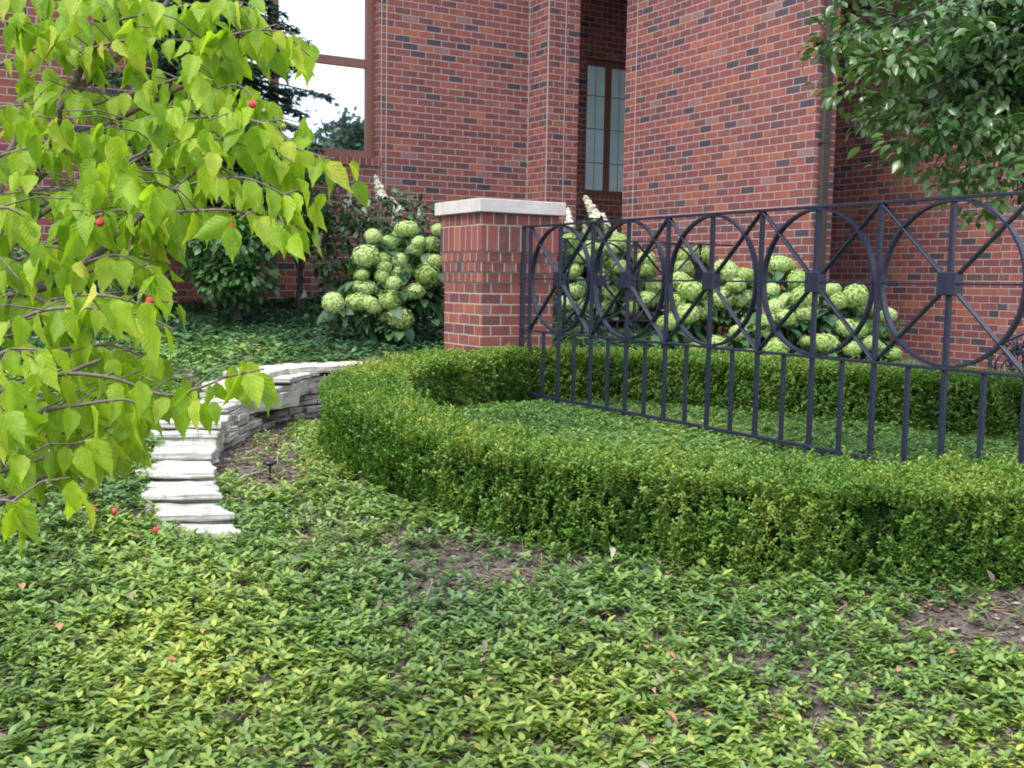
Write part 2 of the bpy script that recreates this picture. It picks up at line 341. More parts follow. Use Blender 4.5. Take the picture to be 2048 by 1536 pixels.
# main wall round the window opening
mw = MB()
mw.box((-9, VM, BOT), (w_l2, VM+.3, TOP)); mw.box((wl, VM, BOT), (UM, VM+.3, TOP)); mw.box((w_l2, VM, BOT), (wl, VM+.3, sill_z-.085))
mw.build('main_wall', M['brick'], house)
q = MB(); q.box((w_l2-.0, VM-.018, sill_z-.085), (wl+.03, VM+.13, sill_z)); q.build('window_sill', M['brick_soldier'], house)
vP = at_u(1093, 300, UM)[1]; uP = at_v(1157, 200, vP)[0]
wallbox('pilaster', (UM, vP, BOT), (uP, VM+.35, TOP))
VE = 13.0
uE0, uE1 = at_v(1171, 250, VE-.0)[0], at_v(1171, 250, VE)[0]+1.35
zE1 = at_v(1210, 118, VE)[2]; zE0 = at_v(1210, 392, VE)[2]
ew = MB(); ew.box((uP-.3, VE, BOT), (uE0, VE+.3, TOP)); ew.box((uE1, VE, BOT), (11.5, VE+.3, TOP)); ew.box((uE0, VE, BOT), (uE1, VE+.3, zE0-.08)); ew.box((uE0, VE, zE1), (uE1, VE+.3, TOP)); ew.build('entry_wall', M['brick'], house)
q = MB(); q.box((uE0-.02, VE-.02, zE0-.08), (uE1+.02, VE+.14, zE0)); q.build('entry_window_sill', M['brick_soldier'], house)
vR = at_u(1629, 300, UB)[1]; vL = at_u(1250, 200, UB)[1]
uR = at_v(1669, 300, vR)[0]
wallbox('wing_wall', (UB, vR, BOT), (uR, vL, TOP))
UD = 10.5
vD = at_u(2012, 560, UD)[1]
wallbox('recess_wall', (UD, vD-.0, BOT), (UD+.3, VE, TOP))
wallbox('end_pilaster', (UD-.10, vD-2.4, BOT), (UD+.3, vD, TOP))
q = MB(); q.box((uP-.2, vL-.6, 4.4), (UD+.3, VE+.3, 4.55)); q.box((uR-.05, vR+.2, 4.4), (UD+.3, vL-.6, 4.55)); q.build('porch_ceiling', plain('soffit', (.35, .33, .3)), house)
q = MB(); q.box((-9.3, VM-.35, TOP), (UD+.6, VE+.6, TOP+.22)); q.box((UB-.3, vR-.3, TOP), (UD+.6, VM-.351, TOP+.221)); q.build('roof_edge', plain('fascia', (.25, .22, .2)), house)
for px in (762.5, 772.5): joint(u=at_v(px, 200, VM)[0], at=VM, face='v')
joint(u=UM-.007, at=VM, face='v'); joint(v=vP+.006, at=UM, face='u'); joint(u=at_v(1127, 300, vP)[0], at=vP, face='v'); joint(v=at_u(1271, 200, UB)[1], at=UB, face='u')
# windows
def glass_mat(name, mode):
    m, n, b, o = newmat(name)
    if mode == 'mirror':
        gl = nd(n, 'ShaderNodeBsdfGlossy'); gl.inputs['Color'].default_value = (.74, .80, .90, 1); gl.inputs['Roughness'].default_value = .015
        b.inputs['Base Color'].default_value = (.02, .025, .03, 1); b.inputs['Roughness'].default_value = .05
        mx = nd(n, 'ShaderNodeMixShader'); mx.inputs[0].default_value = .9
        tc = geo_pos(n); bp = nd(n, 'ShaderNodeBump'); bp.inputs['Strength'].default_value = .04; bp.inputs['Distance'].default_value = .02; n.links.new(noi(n, 1.6, 1, tc), bp.inputs['Height']); n.links.new(bp.outputs[0], gl.inputs['Normal'])
        n.links.new(b.outputs[0], mx.inputs[1]); n.links.new(gl.outputs[0], mx.inputs[2]); n.links.new(mx.outputs[0], o.inputs[0])
    else:
        b.inputs['Base Color'].default_value = (.30, .42, .50, 1); b.inputs['Roughness'].default_value = .12; b.inputs['Specular IOR Level'].default_value = .9
        g = geo_pos(n); c = ramp(n, noi(n, 2.2, 3, g), [(.35, (.52, .76, .84)), (.65, (.64, .86, .94))]); n.links.new(c, b.inputs['Base Color'])
    return m
M['glass'] = glass_mat('reflective_glass', 'mirror'); M['curtain'] = glass_mat('curtained_glass', 'c')
M['lead'] = plain('leading', (.12, .14, .16), .6)
def window(v, u0, u1, z0, z1, mull, trans, fw, rec, pm, name='window', grid=None):
    wd = MB(); y0, y1 = v+rec, v+rec+.06
    wd.box((u0, y0, z0), (u0+fw, y1, z1)); wd.box((u1-fw, y0, z0), (u1, y1, z1))
    wd.box((u0+fw, y0, z0), (u1-fw, y1, z0+fw)); wd.box((u0+fw, y0, z1-fw), (u1-fw, y1, z1))
    for m_ in mull: wd.box((m_-fw*.55, y0+.003, z0+fw), (m_+fw*.55, y1, z1-fw))
    xs = [u0+fw]+[x for m_ in mull for x in (m_-fw*.55, m_+fw*.55)]+[u1-fw]
    for t in trans:
        for a, b_ in zip(xs[::2], xs[1::2]): wd.box((a, y0+.006, t-fw*.5), (b_, y1, t+fw*.5))
    w = wd.build(name, M['frame'], house)
    zs = [z0+fw]+[x for t in trans for x in (t-fw*.5, t+fw*.5)]+[z1-fw]
    for a, b_ in zip(xs[::2], xs[1::2]):
        for c_, d_ in zip(zs[::2], zs[1::2]):
            p = MB(); p.box((a, y0+.035, c_), (b_, y0+.041, d_)); p.build('pane', M[pm], w)
    if grid:
        lg = MB(); us, zz = grid
        for a, b_ in zip(xs[::2], xs[1::2]):
            for z in zz: lg.box((a, y0+.029, z-.006), (b_, y0+.033, z+.006))
            for k in range(1, us): x = a+(b_-a)*k/us; lg.box((x-.003, y0+.026, z0+fw), (x+.003, y0+.0285, z1-fw))
        lg.build('leading', M['lead'], w)
    return w
mu = at_v(549, 150, VM+.12)[0]; tz = at_v(735, 128, VM+.12)[2]
window(VM, w_l2, wl, sill_z, TOP-.001, [mu], [tz], .10, .12, 'glass', 'large_window')
me_ = at_v(1216, 250, VE+.1)[0]
zz = [at_v(1200, y, VE+.1)[2] for y in (192, 258, 326)]
window(VE, uE0, uE0+2*(me_-uE0), zE0, zE1, [me_], [], .085, .1, 'curtain', 'entry_window', (2, zz))
if uE1 > uE0+2*(me_-uE0): wallbox('entry_infill', (uE0+2*(me_-uE0), VE+.002, zE0), (uE1, VE+.3, zE1))
# downspout in front of the wing wall's end
a = at_v(1646, 300, vR-.06)[0]; b2 = at_v(1661, 300, vR-.06)[0]
q = MB(); q.box((a, vR-.062, BOT), (b2, vR-.012, TOP)); q.bevel(.008); q.build('downspout', M['spout'], house)
for z in (-.2, 1.4, 3.0):
    q = MB(); q.box((a-.012, vR-.066, z), (b2+.012, vR-.001, z+.03)); q.build('downspout_strap', M['spout'], house)
# wall lamp on the wing corner
lp = at_v(1641, 88, vR-.05)
lamp = empty('wall_floodlight', lp, 'small black floodlight on the corner of the projecting brick wing beside the downspout', 'lamp')
q = MB(); q.box((lp[0]-.05, vR-.028, lp[2]-.05), (lp[0]-.0, vR-.0005, lp[2]+.05)); q.bevel(.006); q.build('mounting_plate', M['black'], lamp)
q = MB(); q.tube([(lp[0]-.03, vR-.03, lp[2]), (lp[0]-.02, vR-.12, lp[2]+.01), (lp[0]+.02, vR-.17, lp[2]+.02)], .014); q.build('arm', M['black'], lamp, True)
q = MB(); q.tube([(lp[0]-.07, vR-.19, lp[2]-.03), (lp[0]-.02, vR-.18, lp[2]), (lp[0]+.06, vR-.17, lp[2]+.03), (lp[0]+.15, vR-.16, lp[2]+.035)], [.05, .045, .032, .02], 12); q.build('lamp_head', M['black'], lamp, True)
# ------------------------------------------------------------------ pier
PU, PV, PW = 3.995, 7.337, .6495; CZ, CT, CO = .627, .102, .065
pier = empty('brick_pillar', (PU+PW/2, PV+PW/2, -.7), 'square red brick garden pillar with flared top and pale stone cap', 'pillar')
def ring(name, z0, z1, out, mat):
    q = MB(); q.box((PU-out, PV-out, z0), (PU+PW+out, PV+PW+out, z1)); q.bevel(.004); return q.build(name, M[mat], pier)
zt = CZ-CT
hz = [zt, zt-.093, zt-.093-.205, 0, 0, 0, 0]
for k in range(3): hz[3+k] = hz[2+k]-.0805
def pm(name, bw, bh, ztop, off=0.0): # brick pattern whose joint falls on ztop
    z = ztop+H; zo = (-(z+50*bh)) % bh; return brick_mat(name, bw, bh, off, zo, 0.02, dark=.04, mort=.012, mortar_col=(.30, .25, .22))
M['pier_header'] = pm('brick_header', .105, .0930, hz[1]); M['pier_soldier'] = pm('brick_upright', .0985, .205, hz[2]); M['pier_rowlock'] = pm('brick_rowlock', .105, .0805, hz[3], .37); M['pier_body'] = pm('brick_pillar_body', .178, .0825, hz[5], .5)
ring('header_course', hz[1], hz[0], .026, 'pier_header'); ring('soldier_course', hz[2], hz[1], .029, 'pier_soldier')
for k, o_ in enumerate((.021, .014, .007)): ring('corbel_course', hz[3+k], hz[2+k], o_, 'pier_rowlock')
ring('shaft', -1.25, hz[5], 0, 'pier_body')
m, n, b, o = newmat('cap_limestone'); g = geo_pos(n); c = ramp(n, noi(n, 8, 5, g), [(.3, (.40, .375, .385)), (.7, (.52, .49, .50))]); n.links.new(c, b.inputs['Base Color']); b.inputs['Roughness'].default_value = .8; bump(n, noi(n, 150, 3, g), b, .2, .002); M['cap'] = m
q = MB(); x0, y0, x1, y1 = PU-CO, PV-CO, PU+PW+CO, PV+PW+CO
v = q.box((x0, y0, zt), (x1, y1, CZ)); q.bevel(.004); q.build('cap_stone', M['cap'], pier)
# ------------------------------------------------------------------ fences
def fence(name, org, dirv, nrm, i0, i1, start, end, label, group, post=True):
    """org: hub 0 position at mid height; dirv unit vector; hubs i0..i1 spaced .85; rails from start to end (distance along dirv)"""
    org = Vector(org); d = Vector(dirv); nn = Vector(nrm); up_ = Vector((0, 0, 1))
    zt_, zm_, zb_, zl_ = .4245, .0221, -.3805, -.8728
    P = lambda s_, z: Vector((org.x+d.x*s_, org.y+d.y*s_, z))
    root = empty(name, (*P((start+end)/2, 0)[:2], zl_-.05), label, 'fence', group)
    for z, h_, w_ in ((zt_, .014, .036), (zm_, .010, .016), (zb_, .014, .036), (zl_, .018, .036)):
        q = MB(); q.beam(P(start, z), P(end, z), w_, h_, nn); q.bevel(.0015); q.build('rail', M['iron'], root)
    for i in range(i0, i1+1):
        s0 = i*.85; R = .395; zc = (zt_+zb_)/2; Rz = (zt_-zb_)/2-.012
        q = MB(); N = 56; vs = []
        for t in range(N):
            a_ = 2*math.pi*t/N; c_, s_ = math.cos(a_), math.sin(a_)
            vs.append([q.bm.verts.new(P(s0+(R+dr)*c_, zc+(Rz+dr)*s_)+nn*dn) for dr, dn in ((-.006, -.017), (.006, -.017), (.006, .017), (-.006, .017))])
        for t in range(N):
            A, B = vs[t], vs[(t+1) % N]
            for k in range(4): q.bm.faces.new((A[k], A[(k+1) % 4], B[(k+1) % 4], B[k]))
        me = q.mesh('ring'); 
        for p in me.polygons: p.use_smooth = False
        link('ring', me, M['iron'], root)
        q = MB(); q.box(*[P(s0+a_, zm_+b_)+nn*c_ for a_, b_, c_ in ((-.052, -.055, -.03), (.052, .055, .03))]); q.bevel(.003); q.build('hub_plate', M['iron'], root)
        for sx in (-1, 1):
            for z in (zt_-.006, zb_+.006):
                q = MB(); sg = 1 if z > zm_ else -1
                q.beam(P(s0+sx*.045, zm_+sg*.045), P(s0+sx*.42, z), .030, .011, nn); q.bevel(.001); q.build('diagonal_brace', M['iron'], root)
        q = MB(); q.beam(P(s0, zl_-.06), P(s0, zt_-.007), .022, .026, nn); q.bevel(.002); q.build('upright', M['iron'], root)
    s_ = (i0-.5)*.85
    while s_ <= (i1+.5)*.85+.01:
        q = MB(); q.beam(P(s_, zl_-.01), P(s_, zt_-.007), .022, .026, nn); q.bevel(.002); q.build('upright', M['iron'], root); s_ += .85
    k = 0
    s_ = (i0-.5)*.85+.2125
    while s_ < (i1+.5)*.85:
        q = MB(); q.beam(P(s_, zl_+.009), P(s_, zb_-.007), .020, .024, nn); q.bevel(.002); q.build('picket', M['iron'], root); s_ += .425
    if post:
        q = MB(); q.beam(P(start+.015, zl_-.06), P(start+.015, zt_-.007), .03, .03, nn); q.bevel(.002); q.build('end_post', M['iron'], root)
    return root
fence('iron_fence', (4.3425, 6.7712, 0), (0, -1, 0), (1, 0, 0), 0, 6, -(7.325-6.7712), 6*.85+.45, 'dark blue iron fence of circles and pickets running forward from the brick pillar', 'iron fences with circles')
fence('iron_fence', (6.2184, 8.9362, 0), (1, 0, 0), (0, -1, 0), -2, 1, -2*.85-.45, 7.93-6.2184, 'smaller dark iron circle fence behind, running to the brick wing above the hydrangeas', 'iron fences with circles', post=False)
# ------------------------------------------------------------------ stone steps and dry stone wall
def stone_mat(name, stops, sc=6):
    m, n, b, o = newmat(name); g = geo_pos(n); oi = nd(n, 'ShaderNodeNewGeometry').outputs['Random Per Island']
    c = ramp(n, noi(n, sc, 6, g, .6), stops)
    c = mixc(n, 1.0, c, ramp(n, oi, [(0, (.78, .77, .76)), (.5, (.95, .93, .90)), (1, (1.12, 1.08, 1.0))]), 'MULTIPLY')
    dirt = ramp(n, noi(n, 22, 5, g, .7), [(.52, (0, 0, 0)), (.68, (1, 1, 1))]); c = mixc(n, mth(n, 'MULTIPLY', dirt, .45), c, (.16, .14, .11))
    n.links.new(c, b.inputs['Base Color']); b.inputs['Roughness'].default_value = .85
    bump(n, mth(n, 'ADD', noi(n, 30, 6, g, .65), mth(n, 'MULTIPLY', noi(n, 160, 3, g), .3)), b, .8, .012); return m
M['flag'] = stone_mat('pale_flagstone', [(.3, (.27, .275, .27)), (.5, (.41, .42, .42)), (.75, (.53, .54, .55))])
M['wallstone'] = stone_mat('wall_stone', [(.3, (.36, .35, .335)), (.5, (.50, .49, .475)), (.75, (.62, .61, .60))])
def slab(q, outline, z0, z1, jit=.008, tilt=(0, 0)):
    """irregular slab from an outline of (x, y), subdivided rim with rough sides"""
    pts = []
    n_ = len(outline)
    for i in range(n_):
        a_ = np.array(outline[i]); b_ = np.array(outline[(i+1) % n_]); L = np.linalg.norm(b_-a_); k = max(1, int(L/.07))
        for t in range(k): pts.append(a_+(b_-a_)*t/k+rng.normal(0, jit, 2)*(0.6 if t == 0 else 1))
    c = np.mean(pts, axis=0); h = z1-z0
    levels = [(z0, -.006), (z0+h*.25, .002), (z0+h*.6, .0), (z1-.006, .002), (z1, -.005)]
    rings = []
    for z, off in levels:
        r = []
        for p in pts:
            dd = p-c; l = np.linalg.norm(dd)+1e-6; o2 = off+rng.normal(0, .0015)
            x, y = p+dd/l*o2; r.append(q.bm.verts.new((x, y, z+tilt[0]*(x-c[0])+tilt[1]*(y-c[1])+rng.normal(0, .0015))))
        rings.append(r)
    for A, B in zip(rings, rings[1:]):
        for t in range(len(pts)): q.bm.faces.new((A[t], A[(t+1) % len(pts)], B[(t+1) % len(pts)], B[t]))
    q.bm.faces.new(rings[0][::-1])
    inner = [q.bm.verts.new(((A.co.x-c[0])*.55+c[0], (A.co.y-c[1])*.55+c[1], A.co.z+rng.normal(.001, .003))) for A in rings[-1]]
    for t in range(len(pts)): q.bm.faces.new((rings[-1][t], rings[-1][(t+1) % len(pts)], inner[(t+1) % len(pts)], inner[t]))
    q.bm.faces.new(inner)
steps = empty('stone_steps', (*at_z(430, 1062, -1.15)[:2], -1.2), 'flight of rough pale flagstone steps climbing the ivy slope beside the curved stone wall', 'steps')
for k, ((xa, xb, y), z) in enumerate(zip(STEPS, step_z)):
    A = at_z(xa, y, z)[:2]; B = at_z(xb, y+rng.uniform(-4, 4), z)[:2]
    nxt = STEPS[k+1] if k < 9 else (520, 640, 735); zn = step_z[k+1] if k < 9 else -.66
    A2 = at_z(nxt[0], nxt[2], z)[:2]; B2 = at_z(nxt[1], nxt[2], z)[:2]
    # back edge passes a little below the next tread
    A2 = at_z(nxt[0], nxt[2], zn)[:2]+(at_z(nxt[0], nxt[2], zn)[:2]-A)*.25; B2 = at_z(nxt[1], nxt[2], zn)[:2]+(at_z(nxt[1], nxt[2], zn)[:2]-B)*.25
    mid = (A+B)/2+ (B-A)*rng.uniform(-.1, .1)+np.array([-.3, -.9])*rng.uniform(-.01, .03)
    q = MB(); th = (.045, .034, .032, .034, .040, .028, .038, .034, .036, .034)[k]
    slab(q, [A, mid, B, B2, (A2+B2)/2, A2], z-th, z, .012, (rng.uniform(-.02, .02), rng.uniform(-.02, .02))); q.build('tread', M['flag'], steps)
    if k:  # rubble packing below each tread
        q = MB(); C1 = A+(A2-A)*.14+(B-A)*.03; C2 = B+(B2-B)*.14-(B-A)*.03
        slab(q, [C1, C2, B2, A2], z-th-.11, z-th-.004, .012); q.build('riser_stone', M['wallstone'], steps)
# wall courses along the curved path
wp = catmull(np.array(WALL), 30); seg = np.r_[0, np.cumsum(np.linalg.norm(np.diff(wp[:, :2], axis=0), axis=1))]
def wpos(s_):
    x = np.interp(s_, seg, wp[:, 0]); y = np.interp(s_, seg, wp[:, 1]); x2 = np.interp(s_+.02, seg, wp[:, 0]); y2 = np.interp(s_+.02, seg, wp[:, 1])
    if s_+.02 > seg[-1]: x2, y2 = 2*x-np.interp(s_-.02, seg, wp[:, 0]), 2*y-np.interp(s_-.02, seg, wp[:, 1])
    t = np.array([x2-x, y2-y]); t /= np.linalg.norm(t); return np.array([x, y]), t, np.array([-t[1], t[0]])
dwall = empty('stone_wall', (*wp[150][:2], -1.05), 'low curved dry stacked grey stone retaining wall beside the steps', 'wall')
topz = lambda s_: np.interp(s_, [0, .35, .8, 1.2, 1.7, 9], [-.93, -.86, -.76, -.68, -.645, -.635])
q = MB(); z = -1.08; L = seg[-1]; ncourse = 0
while z < -.69:
    h = rng.uniform(.034, .056); s_ = rng.uniform(-.1, 0)
    while s_ < L:
        w = rng.uniform(.11, .32); a_, e = max(s_, 0), min(s_+w-.008, L)
        if e-a_ > .05 and z+h < topz((a_+e)/2)-.035:
            pa, ta, na = wpos(a_); pb, tb, nb = wpos(e); dp = rng.uniform(-.03, .03); pm_, _, nm_ = wpos((a_+e)/2)
            slab(q, [pa-na*dp, pm_-nm_*dp, pb-nb*(dp+rng.uniform(-.01, .01)), pb+nb*.2, pa+na*.2], z, z+h-.007, .011, (rng.uniform(-.05, .05), rng.uniform(-.05, .05)))
        s_ += w
    z += h
q.build('stacked_stones', M['wallstone'], dwall)
s_ = .0
while s_ < L-.05:
    w = rng.uniform(.25, .48); e = min(s_+w-.012, L); pa, ta, na = wpos(s_); pb, tb, nb = wpos(e); pm_, _, nm_ = wpos((s_+e)/2); zt_ = topz((s_+e)/2)
    if s_ > 1.0:
        q = MB(); slab(q, [pa-na*.03, pm_-nm_*.035, pb-nb*.03, pb+nb*.27, pm_+nm_*.26, pa+na*.27], zt_-.045, zt_+rng.uniform(0, .008), .01, (rng.uniform(-.015, .015), rng.uniform(-.015, .015))); q.build('cap_slab', M['wallstone'], dwall)
    s_ += w
# ------------------------------------------------------------------ foliage engine
def leaf_tpl(length, width, fold=.25, droop=.3, shape=((.0, .05), (.25, .8), (.5, 1), (.78, .6), (1, 0))):
    """leaf along +x, folded about the midrib, drooping"""
    V = []; T = []
    for t, w in shape:
        x = t*length; zc = -droop*length*t*t; hw = w*width/2
        V += [(x, -hw, zc+fold*hw), (x, 0, zc), (x, hw, zc+fold*hw)]
    n_ = len(shape)
    for i in range(n_-1):
        a_ = i*3; b_ = a_+3
        if i == n_-2: T += [(a_, a_+1, b_+1), (a_+1, a_+2, b_+1)]
        else: T += [(a_, a_+1, b_+1), (a_, b_+1, b_), (a_+1, a_+2, b_+2), (a_+1, b_+2, b_+1)]
    return np.array(V, float), np.array(T)
def rotm(axis, ang):
    axis = np.asarray(axis, float); axis = axis/np.linalg.norm(axis, axis=-1, keepdims=True); ang = np.asarray(ang, float)
    c, s_ = np.cos(ang), np.sin(ang); x, y, z = axis[..., 0], axis[..., 1], axis[..., 2]; C = 1-c
    return np.stack([np.stack([c+x*x*C, x*y*C-z*s_, x*z*C+y*s_], -1), np.stack([y*x*C+z*s_, c+y*y*C, y*z*C-x*s_], -1), np.stack([z*x*C-y*s_, z*y*C+x*s_, c+z*z*C], -1)], -2)
def merge(parts):
    V = []; T = []; k = 0; G = []
    for i, (v_, t_) in enumerate(parts): V.append(v_); T.append(t_+k); G.append(np.full(len(t_), i)); k += len(v_)
    return np.vstack(V), np.vstack(T), np.concatenate(G)
def basis(X, Zh):
    """rotation matrices with +x along X and +z near Zh"""
    X = X/np.linalg.norm(X, axis=1, keepdims=True); Y = np.cross(Zh, X); Y /= np.linalg.norm(Y, axis=1, keepdims=True)+1e-9; Z = np.cross(X, Y)
    return np.stack([X, Y, Z], -1)
def scatter(name, tpl, pos, R, scale, tint, mat, parent=None, smooth=False, gvar=.15, luv=False):
    """tpl: (V, T[, group]); pos (N,3), R (N,3,3), scale (N,), tint (N,)"""
    if len(tpl) == 2: V, T = tpl; G = np.zeros(len(T), int)
    else: V, T, G = tpl
    N = len(pos); W_ = np.einsum('nij,vj->nvi', R, V)*np.asarray(scale)[:, None, None]+pos[:, None]
    TT = (T[None]+(np.arange(N)*len(V))[:, None, None]).reshape(-1, 3)
    gr = rng.normal(0, gvar, (N, G.max()+1)); tt = np.clip(np.asarray(tint)[:, None]+gr[:, G], 0, 1).ravel()
    return link(name, tri_mesh(name, W_.reshape(-1, 3), TT, tt, smooth, np.tile(V, (N, 1)) if luv else None), mat, parent)
def multi(name, chunks, mat, parent=None, smooth=False, gvar=.15, luv=False):
    VV = []; TT = []; tt = []; k = 0; LU = []
    for tpl, pos, R, scale, tint in chunks:
        if len(pos) == 0: continue
        if len(tpl) == 2: V, T = tpl; G = np.zeros(len(T), int)
        else: V, T, G = tpl
        N = len(pos); W_ = np.einsum('nij,vj->nvi', R, V)*np.asarray(scale)[:, None, None]+pos[:, None]
        LU.append(np.tile(V, (N, 1))) if luv else None
        VV.append(W_.reshape(-1, 3)); TT.append((T[None]+(np.arange(N)*len(V))[:, None, None]).reshape(-1, 3)+k); k += N*len(V)
        gr = rng.normal(0, gvar, (N, G.max()+1)); tt.append(np.clip(np.asarray(tint)[:, None]+gr[:, G], 0, 1).ravel())
    return link(name, tri_mesh(name, np.vstack(VV), np.vstack(TT), np.concatenate(tt), smooth, np.vstack(LU) if luv else None), mat, parent)
def rand_dirs(n_): d = rng.normal(size=(n_, 3)); return d/np.linalg.norm(d, axis=1, keepdims=True)
def yaw_R(n_, tilt=.25):
    a_ = rng.uniform(0, 2*np.pi, n_); R = rotm(np.tile([0, 0, 1.], (n_, 1)), a_); ax = rand_dirs(n_); ax[:, 2] = 0
    return rotm(ax, rng.normal(0, tilt, n_))@R
# --- ground cover templates: short stem with whorls of leaves
def rosette(nleaf, L, Wd, elev, stem):
    parts = []
    for i in range(nleaf):
        lv, lt = leaf_tpl(L*rng.uniform(.75, 1.1), Wd*rng.uniform(.85, 1.1), rng.uniform(.1, .4), rng.uniform(.1, .45))
        e = elev+rng.normal(0, .2); a_ = i*2.4+rng.normal(0, .25); k = i/nleaf
        v_ = lv@rotm([0, 1, 0], -e-.3*k).T@rotm([0, 0, 1], a_).T+np.array([0, 0, stem*(.35+.65*k)]); parts.append((v_, lt))
    a_ = rng.uniform(0, 6.28); e_ = np.array([math.cos(a_), math.sin(a_), 0]); w_ = np.array([-e_[1], e_[0], 0])*.0012
    parts.append((np.array([e_*.07+[0, 0, -.01]-w_, e_*.07+[0, 0, -.01]+w_, [0, 0, stem], e_*.03+[0, 0, stem*.55]]), np.array([(0, 1, 3), (1, 2, 3)])))
    return merge(parts)
ROS = [rosette(k, .038, .0185, .28, .05) for k in (5, 6, 7, 8)]
IVY = [rosette(k, .052, .036, .1, .05) for k in (3, 4, 5)]
FINE = [rosette(k, .026, .014, .35, .03) for k in (5, 6, 7)]
def vis(P, m_=480):
    x, y, d = pix(P); return (d > .3) & (x > -m_) & (x < 2048+m_) & (y > -150) & (y < 1536+m_)
def sample(box_, n_):
    x0, x1, y0, y1 = box_; return np.c_[rng.uniform(x0, x1, n_), rng.uniform(y0, y1, n_)]
hx = HC[:, :2]
def dist_hedge(Q):
    out = np.full(len(Q), 9.)
    for i in range(0, len(hx), 3): out = np.minimum(out, np.linalg.norm(Q-hx[i], axis=1))
    return out
step_c = np.array([(at_z((a+b)/2, y-4, z))[:2] for (a, b, y), z in zip(STEPS, step_z)])
step_poly = [tuple(at_z(a+rng.uniform(4, 34), y+4, z)[:2]) for (a, b, y), z in zip(STEPS, step_z)] + [tuple(at_z(620, 738, -.66)[:2])] + [tuple(at_z(b+2, y+4, z)[:2]) for (a, b, y), z in reversed(list(zip(STEPS, step_z)))]
wall_strip = [tuple(p[:2]) for p in wp[::10]]
def near_wall(Q):
    out = np.full(len(Q), 9.)
    for p in wp[::6]: out = np.minimum(out, np.linalg.norm(Q-p[:2], axis=1))
    return out
M['cover'] = leaf_mat('ground_cover_leaf', [(0, (.058, .125, .062)), (.3, (.098, .190, .066)), (.55, (.158, .262, .066)), (.8, (.240, .340, .070)), (1, (.40, .43, .09))], .30, .42, .45)
M['ivy'] = leaf_mat('ivy_leaf', [(0, (.024, .068, .038)), (.4, (.046, .120, .050)), (.7, (.085, .185, .055)), (1, (.17, .29, .07))], .22, .42, .4)
M['fine'] = leaf_mat('fine_cover_leaf', [(0, (.050, .115, .042)), (.4, (.095, .195, .052)), (.7, (.155, .270, .062)), (1, (.27, .36, .09))], .28, .45, .4)
def cover(name, tpls, Q, base_t, smin, smax, mat, label, lift=.0, tilt=.3):
    z = gz(Q); P = np.c_[Q, z+lift]; k = vis(P); P = P[k]; base_t = base_t[k]; n_ = len(P); ch = []
    idx = rng.integers(0, len(tpls), n_)
    for i, t in enumerate(tpls):
        m_ = idx == i; c_ = m_.sum(); ch.append((t, P[m_]+np.c_[np.zeros((c_, 2)), rng.uniform(-.03, .02, c_)], yaw_R(c_, tilt), rng.uniform(smin, smax, c_)*(.70+.6*fbm(P[m_], 1.9, 77)), base_t[m_]))
    o = multi(name, ch, mat, None, False, .16); tag(o, label, 'ground cover', None, 'stuff'); return o
# foreground periwinkle
Q = sample((-4, 7, 0.5, 9.0), 140000); d_ = Q@FH[:2]
ok = (d_ > 2.2) & (d_ < 7.3) & ~in_poly(Q, INNER) & ~in_poly(Q, step_poly) & (dist_hedge(Q) > .24)
low_ = in_poly(Q, LOWPOLY); Q3 = np.c_[Q, np.zeros(len(Q))]
bare = fbm(Q3, 1.6, 11)
bx, by, _ = pix(np.c_[Q, gz(Q)])
band = np.exp(-((by-(1090+.06*(bx-700)))/75)**2)*((bx > 560) & (bx < 1560))*.26 + np.exp(-((by-1255)/50)**2-((bx-1960)/190)**2)*.75 + np.exp(-((by-1330)/35)**2-((bx-1450)/170)**2)*.30 + np.exp(-((by-900)/75)**2-((bx-520)/85)**2)*.62+np.exp(-((by-1310)/40)**2-((bx-190)/90)**2)*.22
thr = bare*.70+band*1.0; ok &= rng.uniform(0, 1, len(Q)) > np.clip((thr-.42)*3.0, 0, .90)
ok &= (near_wall(Q) > .12)
ok &= ~((~low_) & (d_ > 6.6) & (bx > 430))
Q = Q[ok]; d_ = d_[ok]
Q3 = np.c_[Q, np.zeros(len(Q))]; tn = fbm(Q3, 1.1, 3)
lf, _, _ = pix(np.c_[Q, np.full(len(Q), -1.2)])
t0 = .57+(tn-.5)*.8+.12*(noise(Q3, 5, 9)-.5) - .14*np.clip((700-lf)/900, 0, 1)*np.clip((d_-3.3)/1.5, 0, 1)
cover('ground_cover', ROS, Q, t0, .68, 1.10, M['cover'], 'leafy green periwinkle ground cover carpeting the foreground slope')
# mulch litter: bark chips, dry leaf bits, twigs
chip = (np.array([(-.5, -.2, 0), (.1, -.32, .06), (.5, -.05, 0), (.3, .3, .03), (-.35, .25, .08)]), np.array([(0, 1, 4), (1, 3, 4), (1, 2, 3)]))
twg = (np.array([(-.5, -.02, 0), (.5, -.015, .05), (.5, .015, .06), (-.5, .02, .0), (0, 0, .06)]), np.array([(0, 1, 4), (1, 2, 4), (2, 3, 4), (3, 0, 4)]))
Qc = sample((-3, 7, 1.0, 8.0), 120000); bx, by, _ = pix(np.c_[Qc, gz(Qc)]); dc = Qc@FH[:2]
k = (dc > 2.3) & (dc < 8) & (bx > -400) & (bx < 2450) & ~in_poly(Qc, INNER) & ~in_poly(Qc, step_poly) & (in_poly(Qc, LOWPOLY) | (dc < 6)); Qc = Qc[k]; Pc = np.c_[Qc, gz(Qc)+rng.uniform(.0, .012, len(Qc))]; sp_ = rng.uniform(size=len(Qc)) < .85
M['litter'] = leaf_mat('litter', [(0, (.045, .030, .025)), (.4, (.11, .080, .070)), (.75, (.21, .17, .15)), (.93, (.34, .29, .26)), (1, (.33, .16, .10))], .05, .9, .1)
def flatR(n_): return yaw_R(n_, .35)
